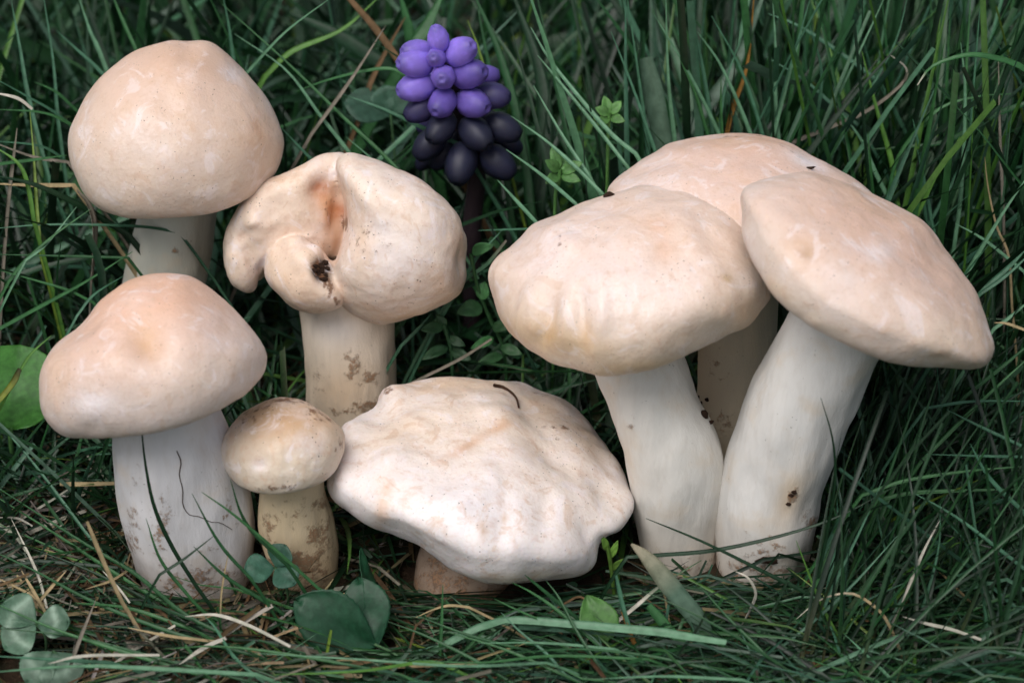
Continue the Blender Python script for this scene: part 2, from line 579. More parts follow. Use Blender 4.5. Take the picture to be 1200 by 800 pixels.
def build_stem(ctrl, parent, base, top_in=None, colr=(206, 204, 202), low=(186, 160, 128), dirt0=0.55, dirt_spots=(), seed=1.0, mask_to=665, tints=()):
    pts, rad = [], []
    if top_in is not None:
        a0, a1 = at(*ctrl[0][:2], ctrl[0][3]), at(*ctrl[1][:2], ctrl[1][3])
        gap = max(0.6, min(2.2, (top_in - a0) @ unit(a0 - a1)))
        pts.append(a0 + unit(a0 - a1) * gap)
        rad.append(ctrl[0][2] * 0.0268)
    for (x, y, hw, Y) in ctrl:
        p = at(x, y, Y)
        d = (p - CAM) @ FWD
        pts.append(p)
        rad.append(hw * d / FPX)
    last = pts[-1].copy()
    if last[2] > -0.8:
        nxt = last + unit(pts[-1] - pts[-2]) * (last[2] + 1.0)
        nxt[2] = -0.9
        pts.append(nxt)
        rad.append(rad[-1] * 0.72)
    n = 90
    Cc = catmull(pts, n)
    rr = catmull(np.array(rad)[:, None], n)[:, 0]
    nu = 72
    th = np.linspace(0, 2 * math.pi, nu, endpoint=False)
    T = np.gradient(Cc, axis=0)
    V = []
    for i in range(n):
        B = frame(-T[i])
        V.append(Cc[i] + rr[i] * (np.cos(th)[:, None] * B[0] + np.sin(th)[:, None] * B[1]))
    V = np.concatenate(V)
    N = V - np.repeat(Cc, nu, 0)
    N /= np.linalg.norm(N, axis=1, keepdims=True)
    V = V + N * (fbm(V * np.array([1, 1, 0.45]), 0.55, seed, 3) * 0.14 + fbm(V * np.array([1, 1, 0.2]), 2.2, seed + 3, 2) * 0.035)[:, None]
    px, py, dep = proj(V)
    tt = np.clip((2.6 - V[:, 2]) / 3.0, 0, 1)
    col = lin(colr) * (1 - tt[:, None] * 0.5) + lin(low) * tt[:, None] * 0.5
    face = np.clip(-(N @ FWD) * 4 + 0.6, 0, 1)
    for t_ in tints:
        w = (np.clip(spot_w(px, py, t_) * t_[6], 0, 1) * face)[:, None]
        col = col * (1 - w) + lin(t_[5]) * w
    al = tt ** 1.5 * dirt0
    for d in dirt_spots:
        al = np.maximum(al, spot_w(px, py, d) * d[5])
    o = part('stem', V, outward(V, grid_faces(nu, n), N), M_STEM, parent, base, np.concatenate([col, al[:, None]], 1))
    STEMS.append((Cc, rr))
    pc = np.array([[c[0], c[1]] for c in ctrl if c[1] < mask_to + 30], float)
    hw = np.array([c[2] for c in ctrl if c[1] < mask_to + 30], float)
    if len(pc) > 1:
        pc[-1, 1] = min(pc[-1, 1], mask_to)
        poly = np.vstack([pc - np.stack([hw, hw * 0], 1), (pc + np.stack([hw, hw * 0], 1))[::-1]])
        MASKS.append((poly, ctrl[0][3]))
    return o


def mushroom(label):
    return lambda base: empty('mushroom', base, label, 'mushroom', 'pale mushrooms growing in the grass')


W = (240, 234, 230)
PEACH = (222, 184, 150)
TAN = (196, 152, 108)
BRN = (128, 84, 50)

# --- front left, peach cap on a thick white stem
b = at(240, 715, 1.3); b[2] = 0
m = mushroom('smooth peach domed cap on thick white stem next to the tiny mushroom')(b)
c = build_cap([(194, 320), (226, 325), (262, 350), (294, 379), (311, 405), (314, 423), (307, 444), (283, 468), (236, 490), (184, 506), (131, 516), (89, 518),
               (63, 505), (48, 481), (43.5, 452), (48, 423), (66, 397), (100, 373), (121, 352), (152, 330)], 1.0, (-15, -10), hb=0.34, curl=0.16,
              top=(224, 184, 156), rim=(218, 203, 189), parent=m, base=b, seed=2.0, lumps=0.10,
              bumps=[(172, 398, 34, 24, 60, -0.30), (125, 420, 40, 30, 0, 0.12), (225, 400, 40, 30, 0, 0.08), (88, 372, 25, 16, -40, -0.08)],
              tints=[(170, 396, 26, 18, 60, (206, 160, 104), 0.55), (110, 472, 26, 16, 0, W, 0.8), (190, 340, 60, 24, 10, (226, 178, 142), 0.6),
                     (240, 440, 60, 25, -20, (230, 206, 180), 0.5), (66, 440, 12, 40, 0, (214, 184, 152), 0.5)])
build_stem([(193, 480, 62, 1.1), (205, 530, 70, 1.1), (214, 570, 77, 1.2), (222, 615, 77, 1.3), (231, 662, 68, 1.3), (240, 708, 54, 1.3)], m, b, c,
           colr=(216, 214, 215), dirt0=0.66, seed=2.2, dirt_spots=[(190, 622, 15, 44, 0, 0.58), (235, 685, 80, 28, 0, 0.62), (155, 630, 14, 50, 0, 0.54), (165, 560, 20, 30, 0, 0.36), (270, 600, 20, 30, 0, 0.36), (240, 640, 20, 14, 0, 0.36), (215, 665, 20, 18, 0, 0.45)], mask_to=625)

# --- back left, tall domed
b = at(186, 470, 11.0); b[2] = 0
m = mushroom('tall mushroom with a smooth beige half-round cap, behind the thick-stemmed peach one')(b)
c = build_cap([(191, 50), (217, 49), (243, 49), (270, 67), (297, 97), (319, 128), (331, 157), (331, 176), (322, 205), (297, 230), (252, 250), (202, 257), (157, 258),
               (121, 247), (97, 227), (83, 198), (79, 171), (85, 140), (106, 103), (126, 81), (153, 63)], 10.5, (-4, 2), hb=0.36, curl=0.16,
              top=(218, 188, 164), rim=(218, 201, 181), parent=m, base=b, seed=4.0, lumps=0.09,
              bumps=[(195, 118, 24, 16, 60, -0.10), (240, 70, 30, 16, 20, -0.10), (200, 55, 26, 10, 0, 0.05), (275, 85, 18, 12, 45, -0.06)],
              tints=[(196, 116, 22, 16, 50, (206, 164, 120), 0.5), (274, 84, 14, 10, 40, W, 0.7), (170, 180, 60, 40, 0, (232, 214, 194), 0.6),
                     (225, 70, 60, 18, 10, (204, 168, 136), 0.5), (300, 160, 24, 40, 0, (222, 184, 142), 0.5), (300, 150, 6, 16, -20, (188, 140, 96), 0.5)])
build_stem([(208, 250, 45, 10.8), (203, 292, 47, 10.9), (196, 325, 48, 11), (190, 380, 50, 11), (187, 430, 48, 11)], m, b, c, colr=(188, 188, 176), dirt0=0.4, seed=6,
           dirt_spots=[(205, 293, 7, 6, 0, 0.7), (240, 300, 12, 30, 0, 0.4)], mask_to=330, tints=[(240, 300, 25, 50, 0, (160, 146, 124), 0.5)])

# --- small one
b = at(358, 672, 1.0); b[2] = 0
m = mushroom('smallest mushroom, tiny round soil-dusted cap on a short dirty stem')(b)
c = build_cap([(334, 466), (358, 470), (384, 485), (402, 502), (405, 520), (400, 539), (384, 561), (358, 573), (327, 579), (297, 576.5), (275, 565), (262, 546),
               (260, 524), (268, 502), (286, 482), (310, 470)], 0.6, (-3, -6), hb=0.36, curl=0.15, top=(205, 182, 154), rim=(218, 204, 181), parent=m, base=b,
              seed=7, lumps=0.06, lump_scale=0.8, mat=M_CAPW,
              bumps=[(304, 546, 7, 6, 0, -0.06), (330, 500, 14, 10, 0, -0.03)],
              tints=[(330, 492, 60, 22, 0, (196, 152, 100), 0.65), (303, 546, 9, 8, 0, W, 0.9), (350, 545, 40, 18, 0, (230, 216, 190), 0.5)],
              dirt=[(295, 486, 30, 12, -30, 0.52), (375, 486, 26, 14, 30, 0.50), (335, 468, 40, 8, 0, 0.50), (398, 520, 8, 24, 0, 0.45), (330, 572, 60, 5, 0, 0.5)])
build_stem([(343, 570, 38, 0.7), (346, 610, 44, 0.9), (352, 642, 41, 1.0), (358, 672, 34, 1.0)], m, b, c, colr=(212, 192, 158), low=(180, 140, 96), dirt0=0.74, seed=8,
           dirt_spots=[(375, 630, 20, 40, 0, 0.70), (350, 660, 44, 18, 0, 0.8), (318, 615, 14, 26, 0, 0.55), (376, 590, 18, 14, 0, 0.58), (345, 600, 30, 30, 0, 0.42)], mask_to=640)

# --- big wrinkled white cap in the middle
b = at(535, 735, 0.9); b[2] = 0
m = mushroom('broad wrinkled white cap leaning low over its dirty stem beside the tiny mushroom')(b)
c = build_cap([(384, 565.6), (391, 539), (402, 502), (415, 487), (445, 469), (456, 457), (485, 447), (520, 443.5), (563.6, 446), (607, 448), (633.6, 456), (668.6, 474),
               (695, 498), (717, 526), (734, 557), (744, 585), (741, 605), (727, 628), (711, 642), (697, 666), (673, 680), (638, 684.5), (590, 683), (555, 676), (524, 662),
               (494, 644), (472, 635.6), (432, 620), (410.6, 607), (393, 590)], 2.3, (12, 3), hb=0.34, curl=0.18, flat=0.92,
              top=(236, 222, 204), rim=(236, 230, 222), parent=m, base=b, seed=10, lumps=0.22, lump_scale=0.30, ripple=0.08, mat=M_CAPW,
              bumps=[(640, 505, 26, 60, -35, -0.30), (600, 500, 22, 50, -40, 0.14), (672, 530, 18, 60, -30, 0.12), (480, 470, 40, 14, -25, -0.16), (430, 520, 16, 50, 15, -0.14),
                     (455, 560, 14, 50, 12, 0.12), (520, 600, 60, 30, 25, 0.22), (610, 640, 70, 26, 10, 0.18), (700, 600, 20, 46, 15, -0.18), (545, 545, 60, 12, -35, -0.12),
                     (560, 580, 50, 14, -35, 0.10), (640, 600, 12, 46, 10, -0.10), (585, 620, 12, 40, 12, -0.10), (714, 640, 10, 14, 0, -0.15), (405, 600, 14, 10, 30, -0.10)],
              tints=[(545, 524, 26, 6, -30, (206, 158, 112), 0.7), (585, 503, 16, 5, -20, (200, 148, 96), 0.6), (452, 590, 7, 24, 12, (214, 166, 118), 0.7),
                     (520, 452, 80, 10, 0, (206, 172, 128), 0.55), (640, 470, 40, 16, 25, (206, 172, 132), 0.5), (690, 510, 30, 14, 50, (212, 184, 148), 0.5),
                     (560, 600, 90, 50, 10, (242, 238, 236), 0.7), (405, 600, 12, 9, 40, (176, 172, 178), 0.8), (470, 500, 60, 20, -20, (228, 206, 176), 0.5),
                     (565, 626, 4, 9, 10, (190, 158, 122), 0.7), (590, 610, 4, 6, 10, (196, 166, 130), 0.6), (620, 674, 70, 8, 0, (224, 206, 170), 0.6)],
              dirt=[(595, 681, 60, 7, 0, 0.5), (456, 458, 10, 8, -40, 0.55), (410, 607, 14, 6, 35, 0.55), (640, 458, 30, 8, 15, 0.42), (710, 640, 20, 8, -50, 0.45), (660, 500, 30, 20, 40, 0.36)])
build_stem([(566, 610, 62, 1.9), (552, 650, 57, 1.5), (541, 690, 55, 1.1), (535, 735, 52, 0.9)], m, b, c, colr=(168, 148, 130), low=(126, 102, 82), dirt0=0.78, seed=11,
           dirt_spots=[(520, 680, 60, 50, 0, 0.60)], mask_to=690)

# --- right cluster
b = at(797, 700, 2.6); b[2] = 0
m = mushroom('lumpy cream cap with radial wrinkles, left of the three mushrooms joined at the base')(b)
c = build_cap([(574, 332), (576, 312), (588, 294), (604, 276), (628, 256), (660, 246), (692, 236), (712, 229), (744, 220), (784, 217), (816, 222), (848, 234), (870, 252),
               (890, 285), (902, 320), (902, 348), (892, 366), (876, 384), (848, 398), (808, 414), (776, 428), (744, 438), (716, 442), (692, 439), (660, 430), (628, 416),
               (600, 396), (584, 370)], 3.8, (-10, -3), hb=0.31, curl=0.17, flat=0.95, top=(228, 204, 184), rim=(222, 204, 181), parent=m, base=b, seed=13,
              lumps=0.14, lump_scale=0.32, ripple=0.10,
              bumps=[(640, 375, 8, 26, 12, -0.20), (662, 372, 8, 30, 5, 0.12), (682, 370, 7, 30, -5, -0.20), (705, 360, 8, 34, 0, 0.10), (618, 355, 8, 26, 22, 0.10), (604, 345, 8, 24, 25, -0.10),
                     (720, 245, 20, 10, -10, -0.08), (605, 285, 14, 20, 30, -0.10), (780, 290, 22, 30, 0, -0.10), (640, 285, 50, 16, -30, 0.08), (830, 270, 20, 30, -30, -0.08),
                     (700, 330, 50, 14, 0, 0.08), (800, 370, 40, 20, -15, 0.08)],
              tints=[(770, 262, 20, 10, 0, (214, 166, 124), 0.45), (778, 290, 14, 16, 0, (218, 170, 132), 0.5), (650, 398, 70, 20, 15, (222, 186, 130), 0.6), (643, 388, 9, 18, 10, (212, 170, 106), 0.5),
                     (688, 390, 7, 20, 0, (210, 166, 108), 0.5), (853, 326, 7, 5, 20, (190, 160, 104), 0.85), (720, 340, 60, 40, 0, (238, 226, 218), 0.6), (640, 300, 40, 30, -30, (238, 226, 220), 0.55),
                     (800, 330, 40, 30, 0, (238, 224, 214), 0.5), (870, 370, 20, 20, 0, (226, 190, 146), 0.6), (735, 432, 90, 8, -8, (216, 186, 138), 0.6)],
              dirt=[(845, 234, 22, 6, 25, 0.5), (660, 285, 14, 10, -20, 0.42)])
build_stem([(748, 430, 53, 3.2), (766, 480, 54, 2.9), (783, 520, 57, 2.7), (792, 560, 56, 2.6), (794, 600, 52, 2.6), (796, 645, 47, 2.6), (797, 690, 42, 2.6)], m, b, c,
           colr=(214, 211, 204), low=(204, 184, 158), dirt0=0.50, seed=14, mask_to=650, dirt_spots=[(800, 690, 60, 22, 0, 0.62), (740, 500, 10, 40, 20, 0.34)])

b = at(858, 640, 6.0); b[2] = 0
m = mushroom('beige flattened cap at the back of the three joined mushrooms, its stem in shade')(b)
c = build_cap([(711, 222), (720, 206), (740, 188), (768, 174), (800, 163), (840, 158), (876, 157), (912, 164), (960, 182), (988, 196), (1012, 212), (1030, 236), (1028, 268), (1005, 300),
               (960, 325), (900, 338), (840, 336), (780, 322), (735, 295), (712, 255)], 7.6, (4, -8), hb=0.30, curl=0.15, top=(220, 188, 166), rim=(221, 204, 189), parent=m, base=b, seed=16,
              lumps=0.10, bumps=[(960, 186, 24, 10, 20, -0.08), (830, 180, 60, 14, 0, 0.05)],
              tints=[(870, 166, 60, 10, 0, (210, 172, 138), 0.6), (945, 190, 24, 7, 20, W, 0.85), (780, 200, 50, 24, 0, (230, 206, 188), 0.5)], dirt=[(930, 180, 34, 6, 20, 0.40), (880, 160, 60, 5, 0, 0.42)])
build_stem([(866, 330, 46, 6.8), (863, 420, 45, 6.3), (858, 500, 45, 6.0), (856, 620, 43, 6.0)], m, b, c, colr=(200, 186, 162), dirt0=0.60, seed=17, mask_to=560, dirt_spots=[(840, 420, 20, 40, 0, 0.40), (850, 500, 30, 30, 0, 0.46)])

b = at(888, 702, 2.0); b[2] = 0
m = mushroom('smooth peach-beige oval cap with tan spot tilted right on a thick slanting stem')(b)
c = build_cap([(864, 256), (866, 228), (880, 212), (900, 202), (924, 197), (952, 196), (980, 204), (1008, 216), (1044, 238), (1076, 254), (1100, 278), (1124, 308), (1148, 344), (1162, 376),
               (1167, 400), (1162, 420), (1152, 432), (1128, 439), (1096, 438), (1060, 432), (1028, 422), (996, 406), (960, 388), (928, 368), (906, 348), (888, 324), (876, 304), (866, 280)],
              1.6, (28, 3), hb=0.26, curl=0.17, flat=0.95, top=(222, 188, 164), rim=(219, 203, 186), parent=m, base=b, seed=19, lumps=0.10,
              bumps=[(948, 297, 12, 8, -10, -0.10), (1065, 250, 20, 8, 30, -0.06), (1020, 320, 60, 24, 30, 0.05), (985, 340, 30, 16, 30, -0.05), (1100, 300, 20, 40, 30, -0.05)],
              tints=[(948, 297, 10, 8, -20, (158, 118, 62), 1.2), (948, 300, 26, 18, 0, (216, 174, 130), 0.5), (1030, 295, 16, 14, 0, W, 0.6), (990, 325, 30, 12, 30, (234, 220, 208), 0.6),
                     (960, 375, 40, 10, 32, (232, 216, 192), 0.6), (905, 235, 30, 22, -20, (232, 206, 186), 0.5), (1110, 400, 50, 30, 20, (222, 206, 178), 0.5), (1010, 230, 50, 10, 28, (214, 178, 144), 0.5),
                     (1150, 390, 16, 40, -20, (206, 178, 148), 0.5), (1050, 360, 60, 30, 30, (226, 208, 190), 0.5), (910, 340, 26, 10, 45, (222, 196, 158), 0.5)])
S_R2 = build_stem([(985, 385, 60, 1.8), (954, 440, 61, 1.8), (934, 480, 60, 1.8), (920, 520, 60, 1.9), (908, 560, 60, 2.0), (901, 600, 60, 2.0), (894, 645, 54, 2.0), (888, 695, 45, 2.0)], m, b, c,
                  colr=(214, 212, 208), low=(204, 186, 164), dirt0=0.54, seed=20, mask_to=655, dirt_spots=[(930, 578, 8, 14, 25, 0.78), (900, 640, 34, 16, 20, 0.48), (890, 668, 60, 22, 0, 0.64), (950, 612, 16, 20, 0, 0.55)],
                  tints=[(925, 585, 16, 34, 20, (198, 166, 120), 0.6)])

# --- the folded one
b = at(412, 560, 8.5); b[2] = 0
m = mushroom('deformed cream cap folded into lobes with orange-stained hollow and black soil')(b)


def lobe(poly, Y, T, p=1.0, back=1.0, tilt=(0, 0)):
    """a rounded lobe with a given outline, T cm deep towards the viewer's side; tilt swings its far parts back"""
    cen, Th, rho, D = polar(poly)
    c3 = at(cen[0], cen[1], Y)
    k = ((c3 - CAM) @ FWD) / FPX
    nu, nv = 96, 48
    th = np.linspace(-math.pi, math.pi, nu, endpoint=False)
    rr = np.interp(th, Th, rho, period=2 * math.pi)
    ph = np.linspace(0.02, math.pi - 0.02, nv)
    V = []
    for f in ph:
        s = math.sin(f) ** p
        dx, dy = rr * s * np.cos(th), rr * s * np.sin(th)
        dz = -T * math.cos(f) * (1.0 if f < math.pi / 2 else back) + tilt[0] * dx * k + tilt[1] * dy * k
        V.append(c3 + (dx * k)[:, None] * RGT - (dy * k)[:, None] * UPV + dz[:, None] * FWD)
    V = np.concatenate(V)
    F = grid_faces(nu, nv)
    return V, F, D


A_ = [(408, 182), (430, 186), (468, 200), (502, 219), (527, 241), (542, 262), (548, 287), (545, 309), (545, 328), (536, 347), (510, 363), (485, 373), (455, 379), (425, 373), (402, 360), (387, 343),
      (384, 330), (389, 309), (399, 287), (405, 266), (404, 243), (396, 215), (394, 192)]
B_ = [(405, 182), (388, 181), (370, 186), (340, 202), (306, 219), (285, 241), (268, 266), (261, 292), (263, 317), (272, 336), (289, 345), (300, 338), (303, 321), (312, 305), (340, 300), (380, 310), (410, 300), (430, 250), (425, 200)]
C_ = [(309, 313), (319, 292), (340, 277), (366, 283), (381, 294), (392, 309), (398, 330), (402, 345), (398, 360), (374, 366), (349, 364), (326, 347), (311, 330)]
B2_ = [(262, 292), (275, 262), (296, 250), (306, 262), (300, 290), (303, 318), (300, 338), (289, 345), (272, 336), (263, 317)]
RD = [(395, 186), (412, 181), (432, 186), (440, 215), (430, 250), (412, 280), (404, 240), (392, 215), (372, 200), (350, 206), (345, 200), (370, 186)]
pieces = [lobe(A_, 8.2, 2.9, 0.85, 0.9, (-0.1, 0.25)), lobe(B_, 9.4, 1.5, 0.9, 1.3, (0.25, 0.45)), lobe(C_, 7.5, 1.35, 0.8, 1.6, (-0.25, -0.05)), lobe(B2_, 8.6, 0.95, 0.95, 1.5, (0.1, 0.1)),
          ]
Vs, Fs, off = [], [], 0
for V_, F_, D_ in pieces:
    Vs.append(V_); Fs.append(F_ + off); off += len(V_)
    MASKS.append((D_, 8.0))
tmp = link('cap_blank', new_mesh('cap_blank', np.vstack(Vs), np.vstack(Fs)), None)
# cap the open poles of each lobe
import bmesh
bm = bmesh.new(); bm.from_mesh(tmp.data)
bmesh.ops.holes_fill(bm, edges=[e for e in bm.edges if e.is_boundary], sides=0)
bmesh.ops.recalc_face_normals(bm, faces=bm.faces)
bm.to_mesh(tmp.data); bm.free()
mod = tmp.modifiers.new('r', 'REMESH'); mod.mode = 'VOXEL'; mod.voxel_size = 0.00055; mod.use_smooth_shade = True
sm = tmp.modifiers.new('s', 'SMOOTH'); sm.factor = 0.5; sm.iterations = 3
ev = tmp.evaluated_get(bpy.context.evaluated_depsgraph_get())
fm = bpy.data.meshes.new_from_object(ev)
bpy.data.objects.remove(tmp)
n = len(fm.vertices)
co = np.zeros(n * 3, np.float32); fm.vertices.foreach_get('co', co); co = co.reshape(-1, 3) / CM
nr_ = np.zeros(n * 3, np.float32); fm.vertices.foreach_get('normal', nr_); nr_ = nr_.reshape(-1, 3)
px, py, dep = proj(co)
face = np.clip(-(nr_ @ FWD) * 3 + 0.5, 0, 1)
disp = fbm(co, 0.45, 21, 3) * 0.10 + fbm(co, 1.6, 25, 2) * 0.03
for bp in [(376, 225, 18, 20, 20, -0.35), (395, 250, 8, 26, 10, -0.25), (330, 245, 30, 20, -35, -0.16), (300, 255, 12, 16, -30, 0.16), (320, 262, 14, 8, -30, 0.10), (543, 300, 8, 22, 20, -0.18),
           (470, 300, 50, 20, -20, 0.06), (440, 260, 30, 40, 0, -0.05), (356, 298, 14, 12, 0, 0.08), (377, 316, 10, 14, 0, -0.22), (345, 281, 18, 3.5, -10, 0.14), (372, 292, 9, 4, 35, 0.12), (318, 296, 4, 12, 35, 0.10), (296, 262, 8, 5, -30, 0.10), (285, 275, 6, 9, 0, -0.08), (340, 325, 16, 12, 20, -0.05), (500, 250, 24, 20, 40, 0.06)]:
    disp += bp[5] * spot_w(px, py, bp) * face
co2 = co + nr_ * disp[:, None]
fm.vertices.foreach_set('co', ((co2 - b) * CM).astype(np.float32).ravel())
col = np.tile(lin((228, 208, 184)), (n, 1))
for t_ in [(470, 300, 70, 60, 0, (238, 230, 220), 0.7), (310, 270, 40, 40, -30, (232, 212, 192), 0.6), (430, 210, 40, 30, 20, (236, 222, 206), 0.6), (340, 330, 40, 40, 0, (222, 194, 164), 0.6),
           (379, 223, 10, 10, 20, (168, 84, 44), 1.3), (396, 250, 9, 10, 10, (166, 84, 44), 1.3), (386, 242, 16, 36, -15, (200, 146, 102), 0.9), (394, 285, 5, 20, 10, (180, 128, 84), 0.6),
           (480, 195, 70, 8, 28, (206, 172, 136), 0.5), (460, 374, 60, 7, 0, (220, 190, 150), 0.6), (538, 300, 12, 40, 0, (222, 194, 158), 0.5), (425, 290, 14, 30, 0, (224, 190, 152), 0.5)]:
    w = (np.clip(spot_w(px, py, t_) * t_[6], 0, 1) * face)[:, None]
    col = col * (1 - w) + lin(t_[5]) * w
al = np.zeros(n)
for d in [(376, 314, 10, 11, 0, 1.25), (381, 328, 6, 12, 0, 0.8), (470, 196, 60, 7, 25, 0.46), (404, 262, 4, 14, 0, 0.8), (386, 335, 5, 16, 0, 0.75), (393, 352, 5, 10, -20, 0.6), (386, 240, 10, 24, 0, 0.45), (366, 285, 10, 5, 30, 0.45), (430, 280, 30, 30, 0, 0.36), (480, 350, 50, 14, 0, 0.30)]:
    al = np.maximum(al, spot_w(px, py, d) * d[5] * face)
blk = np.clip(spot_w(px, py, (377, 316, 11, 13, 0)) * 2.2 * face, 0, 1)[:, None]
col = col * (1 - blk) + lin((30, 22, 18)) * blk
set_col(fm, np.concatenate([col, al[:, None]], 1))
fm.polygons.foreach_set('use_smooth', np.ones(len(fm.polygons), bool))
fm.materials.clear()
link('cap', fm, M_CAPW, m)
c = at(410, 320, 9.0)
build_stem([(406, 368, 55, 8.8), (409, 415, 55, 8.6), (411, 457, 54, 8.5), (412, 500, 52, 8.5), (412, 545, 46, 8.5)], m, b, c, colr=(224, 208, 188), low=(190, 150, 108), dirt0=0.5, seed=23, mask_to=500,
           dirt_spots=[(413, 430, 13, 28, 0, 0.62), (436, 440, 20, 22, 0, 0.52), (432, 475, 24, 14, 0, 0.70), (375, 440, 14, 34, 0, 0.42), (400, 480, 40, 12, 0, 0.46)],
           tints=[(395, 385, 30, 20, 0, (236, 230, 226), 0.6), (400, 460, 40, 30, 0, (222, 186, 144), 0.5)])
CAPS.append((at(408, 285, 9.0), frame((0, 0, 1)), 4.0, 0.75))

# ------------------------------------------------------------------ ribbons (grass blades, straws)
def ribbon(pts, width, n=22, fold=0.35, tip=2.2, nrm=(0, -0.55, 0.83), base_w=0.75, cut=False, twist=0.0):
    C = catmull(pts, n)             # tip first
    s = np.linspace(0, 1, n)
    T = np.gradient(C, axis=0)
    T /= np.linalg.norm(T, axis=1, keepdims=True) + 1e-9
    Nn = np.tile(np.asarray(nrm, float), (n, 1))
    side = np.cross(T, Nn)
    side /= np.linalg.norm(side, axis=1, keepdims=True) + 1e-6
    up = np.cross(side, T)
    if twist:
        a = (twist * s)[:, None]
        side, up = side * np.cos(a) + up * np.sin(a), up * np.cos(a) - side * np.sin(a)
    w = width * 0.5 * np.minimum(1, (s * 2.2 + (0.55 if cut else 0.06)) ** 0.8) * (1 - (1 - base_w) * s ** 2)
    w = w[:, None]
    th = min(width * 0.10, 0.02)
    V = np.concatenate([C - side * w, C - side * w * 0.5 - up * w * fold * 0.6, C - up * w * fold, C + side * w * 0.5 - up * w * fold * 0.6, C + side * w], 1).reshape(-1, 3)
    V2 = V - np.repeat(up, 5, 0) * th
    F = grid_faces(5, n, False)
    e = []
    for i in range(n - 1):
        for j in (0, 4):
            e.append([i * 5 + j, (i + 1) * 5 + j, (i + 1) * 5 + j + 5 * n, i * 5 + j + 5 * n])
    return np.vstack([V, V2]), np.vstack([F, F[:, ::-1] + 5 * n, np.array(e)])


PAL = {'dark': (30, 62, 38), 'green': (44, 92, 52), 'mid': (60, 112, 64), 'pale': (104, 150, 116), 'blue': (74, 122, 94), 'bright': (92, 140, 58), 'lime': (120, 148, 56), 'grey': (92, 120, 100),
       'straw': (172, 152, 116), 'white': (206, 200, 186), 'brown': (112, 88, 62), 'orange': (138, 100, 48), 'ash': (132, 124, 112), 'wither': (176, 164, 140)}


def blade(pts, wpx, colr, label, cat='grass blade', group=None, name='grass_blade', y=None, z=None, cut=False, root=True, tipcol=None, fold=0.35, twist=0.0, seed=0):
    P = []
    L = np.concatenate([[0], np.cumsum(np.hypot(*np.diff(np.array(pts, float), axis=0).T))])
    L /= L[-1]
    for (x, yy), s in zip(pts, L):
        if y is not None:
            p = at(x, yy, y[0] * (1 - s) + y[1] * s)
        else:
            p = atz(x, yy, (z[0] * (1 - s) + z[1] * s) * 1.0 + 0.45)
        P.append(p)
    if root and P[-1][2] > 0.25:
        t = unit(P[-1] - P[-2])
        hgt = P[-1][2] + 0.4
        hor = np.array([t[0], max(t[1], -0.1), 0.0])
        sp = np.linalg.norm(hor[:2]) / max(-t[2], 0.3)
        hor = hor / (np.linalg.norm(hor) + 1e-6) * min(sp, 0.45 if hgt > 2.5 else 1.5) * hgt
        mid = P[-1] + hor * 0.6 + np.array([0, 0, -0.45 * hgt])
        q = P[-1] + hor
        q[2] = -0.4
        C0 = catmull(P, 18)
        u = np.linspace(0, 1, 9)[1:, None]
        P = list(np.vstack([C0, (1 - u) ** 2 * C0[-1] + 2 * u * (1 - u) * mid + u * u * q]))
    k = ((P[0] - CAM) @ FWD) / FPX
    V, F = ribbon(P, wpx * k, n=26, cut=cut, fold=fold, twist=twist)
    cc = lin(PAL[colr] if isinstance(colr, str) else colr)
    s = np.tile(np.repeat(np.linspace(0, 1, 26), 5), 2)[:, None]
    col = np.tile(cc, (len(V), 1)) * (1 - 0.15 * s)
    if tipcol is not None:
        f = np.clip(1 - s / tipcol[1], 0, 1) ** 0.6
        col = col * (1 - f) + lin(PAL[tipcol[0]] if isinstance(tipcol[0], str) else tipcol[0]) * f
    mat = M_STRAW if colr in ('straw', 'white', 'brown', 'ash', 'orange', 'wither') else M_GRASS
    return thing(name, V, F, mat, label, cat, group, col)


MARKS = [(205, 150, 10.5, 'tall half-round cap'), (180, 420, 1, 'peach domed cap'), (215, 600, 1.2, 'thick white stem'), (405, 280, 8.2, 'folded deformed cap'), (332, 570, .8, 'tiny mushroom'),
         (565, 565, 2.0, 'wrinkled white cap'), (535, 710, .9, 'wrinkled cap stem'), (738, 330, 3.8, 'lumpy cream cap'), (840, 180, 7.6, 'flattened beige cap'), (1015, 320, 1.6, 'oval peach-beige cap'), (900, 600, 2, 'slanting stem'),
         (780, 600, 2.6, 'upright joined stem'), (540, 120, 13.5, 'purple flower'), (20, 450, 5.5, 'round glossy leaf'), (400, 720, -2.5, 'large clover leaf'), (45, 740, -3.5, 'pale-marked clover'), (440, 118, 17, 'shaded clover leaf'),
         (790, 690, -2, 'withered broad blade'), (1000, 705, -3, 'arched tan straw'), (690, 720, -2.8, 'fallen light green leaf'), (1130, 75, 10, 'arched-over blade'), (715, 130, 11, 'weed rosette')]
CWORD = {'dark': 'dark green', 'green': 'deep green', 'mid': 'mid-green', 'pale': 'pale green', 'blue': 'blue-green', 'bright': 'fresh green', 'lime': 'yellow-green', 'grey': 'grey-green', 'straw': 'tan', 'white': 'bleached',
         'brown': 'brown', 'ash': 'grey'}


